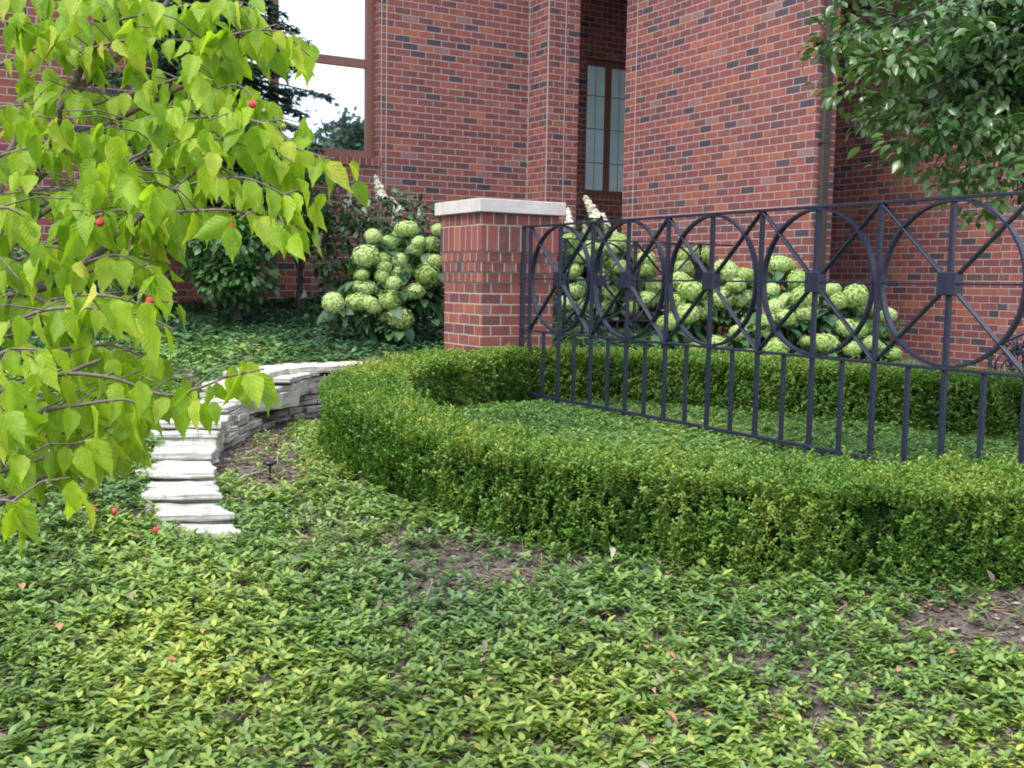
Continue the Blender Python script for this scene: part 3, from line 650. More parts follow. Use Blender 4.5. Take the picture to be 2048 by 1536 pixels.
a1 = Pc[sp_]; a2 = Pc[~sp_]
dl_ = leaf_tpl(1, .45, .5, .5); Qd = sample((-3, 7, 1.0, 8.0), 2600); bx, by, _ = pix(np.c_[Qd, gz(Qd)]); dc = Qd@FH[:2]
Qd = Qd[(dc > 2.3) & (dc < 7.5) & (bx > -400) & (bx < 2450) & ~in_poly(Qd, INNER) & ~in_poly(Qd, step_poly)]; Pd = np.c_[Qd, gz(Qd)+rng.uniform(.02, .075, len(Qd))]
run_ = (np.array([(-.5, -.004, 0), (-.2, .05, .04), (.1, .09, .06), (.5, .02, .02), (.5, .03, .02), (.1, .10, .06), (-.2, .06, .04), (-.5, .006, 0)]), np.array([(0, 1, 6), (0, 6, 7), (1, 2, 5), (1, 5, 6), (2, 3, 4), (2, 4, 5)])); k = rng.uniform(size=len(Pd)) < .3
lt_ = multi('mulch_litter', [(dl_, Pd[~k], yaw_R((~k).sum(), .8), rng.uniform(.022, .050, (~k).sum()), rng.choice([.2, .45, .8, 1.0], (~k).sum())), (run_, Pd[k], yaw_R(k.sum(), .25), rng.uniform(.10, .26, k.sum()), rng.uniform(.7, .9, k.sum())), (chip, a1, flatR(len(a1)), rng.uniform(.010, .034, len(a1)), rng.uniform(0, 1, len(a1))**1.3), (twg, a2, flatR(len(a2)), rng.uniform(.04, .15, len(a2)), rng.uniform(.2, .9, len(a2)))], M['litter'], None, False, .05)
tag(lt_, 'brown bark chips, twigs and dry leaf bits strewn over the soil', 'mulch', None, 'stuff')
# upper ivy terrace
Q = sample((-5, 10.4, 4.5, 13), 56000); d_ = Q@FH[:2]; low_ = in_poly(Q, LOWPOLY)
bx, by, _ = pix(np.c_[Q, gz(Q)])
ok = (d_ > 6.2) & ~low_ & ~in_poly(Q, INNER) & ~in_poly(Q, step_poly) & (dist_hedge(Q) > .33) & (Q[:, 1] < VM-.08) & ~((Q[:, 0] > PU-.05) & (Q[:, 0] < PU+PW+.05) & (Q[:, 1] > PV-.05) & (Q[:, 1] < PV+PW+.05))
nw = near_wall(Q); ok &= (nw > .2) & ~((Q[:, 0] > UB-.1) & (Q[:, 1] > vR)) & (d_ > 6.3+rng.uniform(0, 1, len(Q)))
Q = Q[ok]; d_ = d_[ok]; bx = bx[ok]
tn = fbm(np.c_[Q, np.zeros(len(Q))], .9, 23)
t0 = .36+(tn-.5)*.9+np.clip((9.3-d_)/2.5, -.25, .28)
cover('ivy_bed', IVY, Q, t0, .7, 1.15, M['ivy'], 'dark green ivy bed covering the upper terrace below the house')
# inner bed
ib = np.array(INNER); Q = sample((ib[:, 0].min(), ib[:, 0].max(), ib[:, 1].min(), ib[:, 1].max()), 52000)
ok = in_poly(Q, INNER) & (dist_hedge(Q) > .22); Q = Q[ok]
tn = fbm(np.c_[Q, np.zeros(len(Q))], 1.5, 31); t0 = .48+(tn-.5)*.9
cover('ground_cover', FINE, Q, t0, .8, 1.25, M['fine'], 'fine low green ground cover inside the hedge loop under the iron fence', tilt=.2)
# ------------------------------------------------------------------ hedge
def sprig(n_, L, Wd, h):
    parts = []
    for i in range(n_):
        lv, lt = leaf_tpl(L*rng.uniform(.8, 1.1), Wd*rng.uniform(.9, 1.1), .3, .15, ((0, .15), (.45, 1), (1, 0)))
        e = .65+rng.normal(0, .2); a_ = (i//2)*1.57+(i % 2)*math.pi+rng.normal(0, .2)
        v_ = lv@rotm([0, 1, 0], -e).T@rotm([0, 0, 1], a_).T+np.array([rng.normal(0, .003), rng.normal(0, .003), h*(i//2)/(n_/2)]); parts.append((v_, lt))
    return merge(parts)
SPR = [sprig(12, .017, .0105, .055), sprig(14, .016, .010, .065), sprig(10, .018, .011, .05)]
M['box'] = leaf_mat('boxwood_leaf', [(0, (.024, .068, .018)), (.3, (.056, .135, .024)), (.55, (.100, .205, .034)), (.8, (.165, .270, .048)), (1, (.30, .32, .07))], .32, .50, .25)
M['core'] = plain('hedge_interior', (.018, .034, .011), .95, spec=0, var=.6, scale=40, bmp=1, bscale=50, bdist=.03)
hedge = empty('clipped_hedge', (*HC[90][:2], -1.1), 'low clipped boxwood hedge curving in a loop round the iron fence bed', 'hedge')
nH = len(HO)
arc = np.r_[0, np.cumsum(np.linalg.norm(np.diff(HC[:, :2], axis=0), axis=1))]
def hval(A, s_): return np.stack([np.interp(s_, arc, A[:, k]) for k in range(3)], -1)
HOb = gz(HO[:, :2]); HOg = np.array([float(S_low(p[None, :2])[0]) if i < 12*9 else float(S_up(p[None, :2])[0]) for i, p in enumerate(HO)])
HOg = np.minimum(HOg, HO[:, 2]-.20); HOg[:50] -= .035
# core
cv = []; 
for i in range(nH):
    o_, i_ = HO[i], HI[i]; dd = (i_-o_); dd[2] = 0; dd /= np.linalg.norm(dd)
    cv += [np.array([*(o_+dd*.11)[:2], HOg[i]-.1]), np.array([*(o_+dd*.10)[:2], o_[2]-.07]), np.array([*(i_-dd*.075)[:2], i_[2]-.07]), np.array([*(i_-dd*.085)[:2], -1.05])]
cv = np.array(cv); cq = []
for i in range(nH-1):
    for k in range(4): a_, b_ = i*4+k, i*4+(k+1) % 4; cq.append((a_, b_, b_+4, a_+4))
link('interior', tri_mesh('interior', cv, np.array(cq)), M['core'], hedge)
def hedge_pts(kind, dens):
    Lh = arc[-1]; wid = {'top': .6, 'out': .42, 'in': .40}[kind]; n_ = int(Lh*wid*dens); s_ = rng.uniform(0, Lh, n_); t = rng.uniform(0, 1, n_)
    o_ = hval(HO, s_); i_ = hval(HI, s_); g_ = np.interp(s_, arc, HOg); dd = i_-o_; dd[:, 2] = 0; dd /= np.linalg.norm(dd, axis=1, keepdims=True)
    up_ = np.tile([0, 0, 1.], (n_, 1))
    lump = (fbm(np.c_[s_*1.0, t*2.5, np.full(n_, 3.)], 3.2, 41)-.5)
    if kind == 'top':
        P = o_+(i_-o_)*t[:, None]; N = up_; e = np.minimum(t, 1-t); P[:, 2] += -.035*np.exp(-e*14)+lump*.055; out = N
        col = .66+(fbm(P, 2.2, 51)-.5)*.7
    else:
        zt_, zb_ = (o_[:, 2], g_-.02) if kind == 'out' else (i_[:, 2], np.full(n_, -.95)); N = -dd if kind == 'out' else dd
        z = zb_+(zt_-zb_)*t; base = o_ if kind == 'out' else i_
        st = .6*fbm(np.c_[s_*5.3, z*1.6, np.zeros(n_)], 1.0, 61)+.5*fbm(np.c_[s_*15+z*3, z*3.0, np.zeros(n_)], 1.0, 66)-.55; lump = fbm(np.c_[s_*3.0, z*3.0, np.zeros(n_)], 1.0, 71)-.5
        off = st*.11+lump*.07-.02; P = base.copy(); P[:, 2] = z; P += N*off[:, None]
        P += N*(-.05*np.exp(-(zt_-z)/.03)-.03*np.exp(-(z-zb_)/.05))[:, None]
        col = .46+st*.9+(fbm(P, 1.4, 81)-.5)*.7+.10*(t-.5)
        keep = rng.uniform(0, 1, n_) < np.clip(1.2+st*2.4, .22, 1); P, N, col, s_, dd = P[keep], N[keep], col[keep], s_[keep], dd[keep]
    n_ = len(P); k = vis(P, 380); P, N, col = P[k], N[k], col[k]; n_ = len(P)
    ax = N*(.45 if kind != 'top' else .2)+np.tile([0, 0, 1.], (n_, 1))*(.75 if kind != 'top' else 1)+rng.normal(0, .25, (n_, 3))
    ax /= np.linalg.norm(ax, axis=1, keepdims=True); h_ = rand_dirs(n_); X = np.cross(ax, h_); X /= np.linalg.norm(X, axis=1, keepdims=True); Y = np.cross(ax, X)
    R = np.stack([X, Y, ax], -1); P = P-ax*.05
    return P, R, col
ch = []
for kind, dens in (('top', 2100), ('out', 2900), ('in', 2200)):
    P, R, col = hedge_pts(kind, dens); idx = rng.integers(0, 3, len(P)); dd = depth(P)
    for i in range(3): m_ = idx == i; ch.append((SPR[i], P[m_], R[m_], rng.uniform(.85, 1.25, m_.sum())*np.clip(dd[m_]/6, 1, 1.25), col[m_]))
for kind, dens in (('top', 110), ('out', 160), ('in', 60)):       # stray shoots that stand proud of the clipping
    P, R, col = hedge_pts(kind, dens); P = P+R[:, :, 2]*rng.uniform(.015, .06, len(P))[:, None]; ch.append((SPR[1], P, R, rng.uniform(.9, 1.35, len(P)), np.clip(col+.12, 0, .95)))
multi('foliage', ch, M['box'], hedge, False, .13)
# ------------------------------------------------------------------ hydrangeas
def floret_head(nf, R, petal, rough_=.06):
    parts = []; ga = math.pi*(3-math.sqrt(5))
    for i in range(nf):
        z = 1-1.85*(i+.5)/nf; r = math.sqrt(max(0, 1-z*z)); a_ = i*ga+rng.normal(0, .1); d = np.array([r*math.cos(a_), r*math.sin(a_), z]); d /= np.linalg.norm(d)
        lump = 1+.10*math.sin(3.1*a_+2*z)*math.cos(4*z)+rng.normal(0, rough_)
        t = np.cross(d, rand_dirs(1)[0]); t /= np.linalg.norm(t); b_ = np.cross(d, t); c = d*R*lump; V = []; T = []
        for k in range(4):
            u = math.cos(k*1.5708)*t+math.sin(k*1.5708)*b_; w = -math.sin(k*1.5708)*t+math.cos(k*1.5708)*b_; p = petal*rng.uniform(.85, 1.15)
            V += [c, c+u*p*.6-w*p*.45+d*p*.15, c+u*p+d*p*rng.uniform(-.1, .25), c+u*p*.6+w*p*.45+d*p*.15]; T += [(k*4, k*4+1, k*4+2), (k*4, k*4+2, k*4+3)]
        parts.append((np.array(V), np.array(T)))
    return merge(parts)
def ico(R, name):
    bm = bmesh.new(); bmesh.ops.create_icosphere(bm, subdivisions=2, radius=R); V = np.array([v.co[:] for v in bm.verts]); T = np.array([[v.index for v in f.verts] for f in bm.faces]); bm.free(); return V, T
M['floret'] = leaf_mat('hydrangea_floret', [(0, (.19, .32, .07)), (.4, (.31, .45, .13)), (.75, (.43, .56, .22)), (1, (.56, .66, .36))], .3, .6, .2, tcol=(1, 1.1, .8))
M['white_floret'] = leaf_mat('white_floret', [(0, (.40, .45, .30)), (.4, (.62, .64, .52)), (1, (.80, .80, .74))], .25, .6, .2, tcol=(1, 1, .9))
heads = []
for k in range(4):
    V, T, G = floret_head(250, .096, .0150, .045); V2, T2 = ico(.082, ''); sq = np.array([1, 1, .86])
    hv = np.vstack([V, V2])*sq; hv = hv*(1+.08*np.sin(hv[:, :1]*16+k)*np.cos(hv[:, 1:2]*14+2*k)+.05*np.sin(hv[:, 2:3]*18+k)); ht = np.vstack([T, T2+len(V)]); gr = np.r_[.64+rng.normal(0, .15, G.max()+1)[G]+.12*k-.12, np.full(len(T2), .36)]
    heads.append(tri_mesh('flower_head', hv, ht, np.clip(gr, 0, 1))); heads[-1].materials.append(M['floret'])
M['hleaf'] = leaf_mat('hydrangea_leaf', [(0, (.018, .055, .028)), (.5, (.036, .10, .042)), (1, (.08, .17, .055))], .2, .5, .4)
M['bigleaf'] = leaf_mat('hydrangea_big_leaf', [(0, (.018, .055, .028)), (.5, (.036, .10, .042)), (1, (.08, .17, .055))], .2, .5, .4, vein=.13)
BIG = leaf_tpl(.13, .085, .2, .35, ((0, .1), (.15, .7), (.35, 1), (.6, .85), (.82, .45), (1, 0)))
def leafy(n_, c, r, bias=.35, flat=1.0):
    """positions & outward directions in an ellipsoid shell"""
    d = rand_dirs(n_); d[:, 2] = np.abs(d[:, 2])*.9-.25*rng.uniform(0, 1, n_); k = rng.uniform(.55, 1, n_)**.5
    P = np.array(c)+d*np.array(r)*k[:, None]; return P, d
def droop_R(P, d, down=.4):
    X = d.copy(); X[:, 2] -= down; X += rng.normal(0, .35, X.shape); return basis(X, np.tile([0, 0, 1.], (len(X), 1))+rng.normal(0, .35, X.shape))
def hydrangea(flowers, dbase, label, zscale, dz=0, group='green-white globe hydrangeas'):
    pts = []
    extra = []
    for i, (px, py, r) in enumerate(flowers):      # partly hidden heads filling the mass behind
        if i % 2 == 0 and len(flowers) > 10: extra.append((px+rng.uniform(-.7, .9)*r, py+rng.uniform(-.2, .9)*r, r*.85))
    for px, py, r in extra: pts.append((at_d(px, py, dbase+.22+(620-py)*zscale), r))
    for px, py, r in flowers:
        pts.append((at_d(px, py, dbase+dz*(px-flowers[0][0])+rng.uniform(-.12, .12)+ (620-py)*zscale), r))
    A = np.array([p for p, r in pts]); c = A.mean(0); gb = float(gz(c[None, :2])[0])
    root = empty('hydrangea', (c[0], c[1], gb), label, 'hydrangea', group)
    # stems
    q = MB()
    for P, r in pts:
        b_ = np.array([c[0]+(P[0]-c[0])*.35, c[1]+(P[1]-c[1])*.35+.08, gb]); mid = (b_+P)/2+np.array([0, .05, .08]); q.tube([b_, mid, P-np.array([0, 0, .03])], [.007, .005, .004], 5)
    q.build('stems', M['stem'], root)
    for i, (P, r) in enumerate(pts):
        o = bpy.data.objects.new('flower_head', heads[i % 4]); COL.objects.link(o); o.parent = root; o.location = (P[0]-c[0], P[1]-c[1], P[2]-gb); s_ = r*depth(P)/F_PX/.1*1.12; o.scale = (s_*rng.uniform(.9, 1.08), s_*rng.uniform(.9, 1.08), s_*rng.uniform(.85, 1.05))
        o.rotation_euler = (rng.normal(0, .25), rng.normal(0, .25), rng.uniform(0, 6.28))
    # leaves around and behind the flowers, and down to the ground
    L_ = []; D_ = []
    for P, r in pts:
        k = 13; d = rand_dirs(k); d[:, 2] = -np.abs(d[:, 2])*.6; back = FH*rng.uniform(-.02, .25, k)[:, None]; L_.append(P+d*.10+back-np.array([0, 0, .05])); D_.append(d+np.array([0, 0, .3]))
        k = 7; t = rng.uniform(.1, .9, k)[:, None]; b_ = np.array([P[0], P[1], gb+.05]); q_ = b_+(P-b_)*t; L_.append(q_+rand_dirs(k)*.10+FH*.06); D_.append(rand_dirs(k)*np.array([1, 1, .3])-FH*.4)
    L_ = np.vstack(L_); D_ = np.vstack(D_); L_[:, 2] = np.maximum(L_[:, 2], gb+.03)
    scatter('foliage', BIG, L_, droop_R(L_, D_), rng.uniform(.75, 1.25, len(L_)), .45+rng.normal(0, .2, len(L_)), M['bigleaf'], root, True, .1, True)
    return root
Z1 = lambda L_: [(500+x/3.135, 360+y/3.135, r/3.135) for x, y, r in L_]
left_fl = Z1([(980, 310, 70), (775, 350, 48), (855, 405, 60), (790, 400, 55), (730, 475, 75), (1058, 388, 45), (1035, 450, 56), (1140, 410, 52), (1165, 512, 48), (1175, 310, 38), (840, 500, 55), (850, 550, 50), (940, 500, 48), (955, 575, 75), (1105, 600, 76), (830, 612, 50), (725, 675, 62), (1022, 700, 62), (880, 755, 66), (680, 770, 70), (755, 775, 50), (520, 765, 68), (850, 862, 45), (940, 870, 75), (780, 805, 42), (905, 645, 45), (700, 600, 40)])
hydrangea(left_fl, 9.35, 'globe hydrangea with lime flower heads left of the brick pillar', .0022)
Z2 = lambda L_: [(1000+x/2.926, 380+y/2.926, r/2.926) for x, y, r in L_]
Z3 = lambda L_: [(1448+x/3.413, 380+y/3.413, r/3.413) for x, y, r in L_]
fl_a = Z2([(400, 300, 45), (430, 350, 50), (500, 385, 50), (640, 335, 55), (700, 310, 50), (430, 480, 48), (440, 590, 52), (640, 410, 58), (615, 505, 50), (705, 455, 48), (640, 600, 60), (850, 405, 55), (850, 475, 60), (890, 560, 62), (865, 640, 60), (545, 330, 45), (500, 680, 50), (620, 690, 55), (730, 560, 50), (400, 660, 45), (760, 700, 50), (1090, 385, 55), (1185, 375, 55), (1080, 460, 58)])
hydrangea(fl_a, 11.5, 'globe hydrangea behind the far iron fence, just right of the brick pillar', .001)
fl_b = Z2([(1060, 535, 60), (1330, 470, 70), (1420, 510, 62), (1120, 600, 80), (1310, 630, 72), (1430, 640, 72), (1040, 660, 55), (980, 785, 60), (1100, 720, 60), (1190, 700, 55), (1060, 870, 60), (1125, 935, 72), (1270, 900, 52), (1400, 835, 60), (1240, 560, 60), (1040, 760, 55), (1380, 560, 55), (1490, 600, 50), (1470, 780, 58)])
hydrangea(fl_b, 9.9, 'globe hydrangea in the middle of the row beneath the brick wing', .002)
fl_c = Z3([(370, 505, 75), (325, 680, 52), (505, 625, 70), (540, 740, 80), (550, 830, 80), (735, 680, 52), (780, 765, 60), (900, 725, 80), (960, 805, 70), (1128, 850, 50), (350, 1090, 80), (685, 1060, 82), (560, 1040, 42), (825, 935, 75), (905, 965, 60), (1000, 945, 62), (1085, 965, 58), (1075, 1085, 52), (1160, 1125, 50), (870, 1085, 60), (420, 870, 62), (345, 800, 66), (260, 960, 60), (300, 890, 58), (995, 1050, 62), (420, 760, 60), (160, 1130, 55)])
hydrangea(fl_c, 9.5, 'globe hydrangea with the largest lime flower heads, rightmost of the row before the downspout', .002)
# panicle hydrangeas (white cones)
def cone_mesh(nf, hgt, rad, petal):
    parts = []
    for i in range(nf):
        t = (i+.5)/nf; r = rad*(1-t)**.8*rng.uniform(.55, 1.1); a_ = i*2.4; d = np.array([math.cos(a_), math.sin(a_), .35]); d /= np.linalg.norm(d); c = np.array([r*math.cos(a_), r*math.sin(a_), t*hgt+rng.normal(0, .006)])
        tt = np.cross(d, [0, 0, 1.]); tt /= np.linalg.norm(tt); b_ = np.cross(d, tt); V = []; T = []
        for k in range(4):
            u = math.cos(k*1.5708)*tt+math.sin(k*1.5708)*b_; w = np.cross(d, u); p = petal*rng.uniform(.8, 1.2)
            V += [c, c+u*p*.6-w*p*.45, c+u*p+d*p*.1, c+u*p*.6+w*p*.45]; T += [(k*4, k*4+1, k*4+2), (k*4, k*4+2, k*4+3)]
        parts.append((np.array(V), np.array(T)))
    return merge(parts)
cones = []
for k in range(3):
    V, T, G = cone_mesh(60, .20, .058, .022); me = tri_mesh('flower_panicle', V, T, np.clip(.55+rng.normal(0, .3, G.max()+1)[G], 0, 1)); me.materials.append(M['white_floret']); cones.append(me)
MED = leaf_tpl(.09, .045, .25, .3)
def panicle(spikes, d, crown, label, nleaf):
    base = at_d(*crown[0], d); gb = float(gz(base[None, :2])[0]); root = empty('panicle_hydrangea', (base[0], base[1], gb), label, 'hydrangea', 'white panicle hydrangeas')
    q = MB()
    for i, (px, py, s_) in enumerate(spikes):
        P = at_d(px, py+18*s_, d+rng.uniform(-.25, .25)); o = bpy.data.objects.new('flower_panicle', cones[i % 3]); COL.objects.link(o); o.parent = root; o.location = (P[0]-base[0], P[1]-base[1], P[2]-gb); o.scale = (s_,)*3; o.rotation_euler = (rng.normal(0, .3), rng.normal(0, .3), rng.uniform(0, 6))
        b_ = np.array([base[0]+(P[0]-base[0])*.3, base[1]+.1, gb]); q.tube([b_, (b_+P)/2+[0, 0, .1], P+[0, 0, .1]], [.009, .006, .003], 5)
    q.build('stems', M['stem'], root)
    L_ = []; D_ = []
    for (cx_, cy_), rx, ry, k in crown[1]:
        a_ = rng.uniform(0, 2*np.pi, k); rr = np.sqrt(rng.uniform(0, 1, k)); 
        for x, y in zip(cx_+rx*rr*np.cos(a_), cy_+ry*rr*np.sin(a_)): L_.append(at_d(x, y, d+rng.uniform(-.35, .35)))
    L_ = np.array(L_); L_ = L_[L_[:, 2] > gz(L_[:, :2])+.02]
    D_ = rand_dirs(len(L_))*np.array([1, 1, .5]); scatter('foliage', MED, L_, droop_R(L_, D_, .2), rng.uniform(.7, 1.2, len(L_)), .4+rng.normal(0, .2, len(L_)), M['hleaf'], root, False, .1)
panicle([(764, 376, 1.25), (692, 393, 1.05), (801, 407, 1.0), (791, 436, .9), (675, 448, .9), (630, 480, .9), (659, 516, .95), (698, 520, .8), (653, 548, .7), (685, 558, .8), (608, 583, .75), (840, 425, .7), (725, 415, .8)], 11.2,
        ((720, 560), [((700, 500), 85, 75, 420), ((790, 430), 60, 55, 220), ((690, 430), 55, 45, 160), ((720, 560), 90, 40, 240), ((850, 440), 35, 40, 80)]), 'shrub with cone shaped white flower panicles left behind the globe hydrangea', 0)
panicle([(1195, 413, 1.5), (1140, 436, 1.1), (1174, 460, 1.0), (1232, 473, 1.1), (1215, 440, .8)], 12.2, ((1190, 560), [((1190, 490), 55, 60, 260), ((1200, 560), 80, 60, 260)]), 'shrub with white flower panicles showing above the fence right of the pillar', 0)
# ------------------------------------------------------------------ shrubs, conifer, trees
def limb_tube(q, pts, r0, r1, n=7, wob=.02):
    P = catmull(np.array(pts), 5); k = len(P); P = P+np.c_[rng.normal(0, wob, (k, 2)), np.zeros(k)]*np.linspace(0, 1, k)[:, None]
    q.tube(P, list(np.linspace(r0, r1, k)), n)
def shrub(name, c_px, d, rx, rz, nl, leafT, mat, label, cat, tbase=.4, trunks=4, group=None, vary=.25, smin=.8, smax=1.2, bark='darkbark', rd=None):
    c = at_d(*c_px, d); gb = float(gz(c[None, :2])[0]); root = empty(name, (c[0], c[1], gb), label, cat, group)
    rd = rd or rx
    # lobes
    nb = 26; lob = []
    for i in range(nb):
        dd = rand_dirs(1)[0]; k = rng.uniform(.35, .8); lob.append((c+dd*np.array([rx, rd, rz])*k, rng.uniform(.28, .5)*min(rx, rz)))
    L_ = []; D_ = []; T_ = []
    for P, r in lob:
        k = nl//nb; dd = rand_dirs(k); rr = rng.uniform(.6, 1.05, k); L_.append(P+dd*(r*rr)[:, None]); D_.append(dd); T_.append(np.full(k, rng.normal(0, vary*.4)))
    L_ = np.vstack(L_); D_ = np.vstack(D_); T_ = np.concatenate(T_); k = L_[:, 2] > gz(L_[:, :2])+.02; L_, D_, T_ = L_[k], D_[k], T_[k]
    q = MB()
    for i in range(trunks):
        a_ = rng.uniform(0, 6.28); t = lob[rng.integers(0, nb)][0]; b_ = np.array([c[0]+.05*math.cos(a_), c[1]+.05*math.sin(a_), gb-.05]); limb_tube(q, [b_, (b_*.6+c*.4)+rng.normal(0, .02, 3), t], .028, .008)
    q.build('trunk', M[bark], root, True)
    scatter('foliage', leafT, L_, droop_R(L_, D_, .35), rng.uniform(smin, smax, len(L_)), tbase+T_, mat, root, False, vary*.5)
    return root
M['shrubleaf'] = leaf_mat('shrub_leaf', [(0, (.022, .068, .026)), (.5, (.052, .135, .040)), (1, (.12, .23, .06))], .25, .42, .45)
M['paleleaf'] = leaf_mat('pale_shrub_leaf', [(0, (.04, .09, .04)), (.5, (.10, .19, .09)), (1, (.20, .30, .15))], .25, .42, .45)
LF = leaf_tpl(.075, .05, .2, .3)
shrub('round_shrub', (478, 520), 10.1, .58, .50, 2900, LF, M['shrubleaf'], 'round dark green shrub on short stems standing in the ivy bed', 'shrub', .42, 6)
shrub('loose_shrub', (190, 545), 10.4, .75, .5, 1900, LF, M['paleleaf'], 'loose grey green shrub against the house behind the dogwood, far left', 'shrub', .5, 5)
shrub('loose_shrub', (20, 560), 9.6, .65, .55, 1500, LF, M['paleleaf'], 'grey green shrub at the left edge of the view behind the dogwood', 'shrub', .4, 5)
shrub('evergreen_shrub', (600, 440), 11.3, .42, .48, 1500, leaf_tpl(.10, .016, .1, .3), M['shrubleaf'], 'feathery dark evergreen shrub below the big window', 'shrub', .35, 4)
# conifer
M['needle'] = leaf_mat('conifer_spray', [(0, (.022, .062, .052)), (.5, (.052, .125, .095)), (1, (.11, .20, .14))], .25, .6, .3)
cb = at_d(425, 600, 11.0); gb = float(gz(cb[None, :2])[0]); con = empty('conifer', (cb[0], cb[1], gb), 'tall dark feathery conifer in front of the large window', 'tree')
q = MB(); q.tube([(cb[0], cb[1], gb-.1), (cb[0]+.03, cb[1], 1.2), (cb[0], cb[1], 4.2)], [.09, .06, .01], 8)
Ls = []; Ds = []; ndl = []
for i in range(150):
    z = gb+.85+(i/150)*(4.0-gb-.7); a_ = i*2.4; L = max(.12, 1.5*(1-((z-gb)/5.2))**.6*rng.uniform(.6, 1.1)); d = np.array([math.cos(a_), math.sin(a_), .12]); b_ = np.array([cb[0], cb[1], z]); e = b_+d*L+np.array([0, 0, -.22*L])
    q.tube([b_, (b_+e)/2+[0, 0, .06], e], [.016, .010, .003], 5)
    k = int(150*L)+20; t = rng.uniform(.12, 1, k); Pm = b_+(e-b_)*t[:, None]+np.c_[np.zeros((k, 2)), .12*t*(1-t)]
    side = np.cross(d, [0, 0, 1.]); sg = rng.choice([-1, 1], k); off = side*(sg*rng.uniform(0, .20, k)*(1.15-t))[:, None]
    Ls.append(Pm+off+np.c_[np.zeros((k, 2)), -np.abs(rng.normal(0, .03, k))]); Ds.append(d*.8+side*(sg*.7)[:, None]+np.array([0, 0, -.25])+rng.normal(0, .2, (k, 3)))
q.build('trunk', M['darkbark'], con, True)
fan = []
for k in range(-3, 4):
    v_, t_ = leaf_tpl(.085*(1-abs(k)*.1), .012, .1, .2, ((0, .6), (.6, 1), (1, 0))); fan.append((v_@rotm([0, 0, 1], k*.3).T+np.array([.012*abs(k), 0, 0]), t_))
fan = merge(fan); P = np.vstack(Ls); D = np.vstack(Ds)
scatter('foliage', fan, P, basis(D, np.tile([0, 0, 1.], (len(D), 1))+rng.normal(0, .3, D.shape)), rng.uniform(.8, 1.4, len(P)), .45+rng.normal(0, .2, len(P)), M['needle'], con, False, .15)
# right glossy tree
M['gloss'] = leaf_mat('glossy_leaf', [(0, (.026, .070, .026)), (.5, (.060, .135, .038)), (1, (.13, .22, .06))], .3, .28, .6)
tb = at_d(2150, 900, 6.3); gb = float(gz(tb[None, :2])[0]); rt = empty('leafy_tree', (tb[0], tb[1], gb), 'glossy green leafed tree reaching in from the top right corner over the fence', 'tree')
q = MB(); fork = at_d(2075, 330, 6.3)
limb_tube(q, [tb*[1, 1, 0]+[0, 0, gb-.1], at_d(2120, 600, 6.3), fork], .075, .06, 10, .01)
limb_tube(q, [fork, at_d(2035, 130, 6.4), at_d(2010, -150, 6.5), at_d(2000, -500, 6.6)], .055, .02, 8, .01)
tips = [(1660, 95), (1690, 30), (1700, 180), (1760, 130), (1745, 240), (1800, 60), (1810, 300), (1850, 200), (1870, 330), (1930, 120), (1930, 370), (1900, 20), (1960, 300), (1990, 420), (2030, 200), (2040, 380), (2080, 100), (1780, -60), (1900, -90), (2060, -60), (1960, 60), (2110, 300), (2140, 0), (2150, 420), (2000, 340), (1830, 130), (1700, -40), (2200, 200), (1880, 270), (1990, 230), (1960, 180), (1720, 80)]
P_ = []; D_ = []; T_ = []
tips += [(rng.uniform(1690, 2150), rng.uniform(-60, 60)) for _ in range(8)]+[(rng.uniform(1760, 2150), rng.uniform(60, 260)) for _ in range(14)]+[(rng.uniform(1880, 2150), rng.uniform(260, 400)) for _ in range(4)]
st_src = [at_d(2070, 300, 6.3), at_d(2045, 150, 6.4), at_d(2025, 0, 6.45)]
for tx, ty in tips:
    dd = 6.2+rng.uniform(-.7, .7); e = at_d(tx, ty, dd); s0 = st_src[rng.integers(0, 3)]; mid = (s0+e)/2+np.array([0, 0, .06]); limb_tube(q, [s0, mid, e], .016, .003, 5, .012)
    br = catmull(np.array([s0, mid, e]), 12)
    for t in range(4, len(br)):
        for k in range(rng.integers(3, 6)):
            dr = rand_dirs(1)[0]; dr[2] *= .4; L = rng.uniform(.03, .19); P_.append(br[t]+dr*L); D_.append(dr+(e-s0)*.4+[0, 0, -.3])
    for k in range(44):
        dr = rand_dirs(1)[0]; dr[2] *= .55; P_.append(e+dr*rng.uniform(.03, .24)); D_.append(dr+[0, 0, -.3])
q.build('trunk', M['darkbark'], rt, True)
P_ = np.array(P_); D_ = np.array(D_)
LG = leaf_tpl(.068, .034, .25, .25)
scatter('foliage', LG, P_, basis(D_+rng.normal(0, .3, D_.shape), np.tile([0, 0, 1.], (len(D_), 1))+rng.normal(0, .45, D_.shape)), rng.uniform(.75, 1.3, len(P_)), .45+(fbm(P_, 2.5, 91)-.5)*1.0, M['gloss'], rt, True, .1)
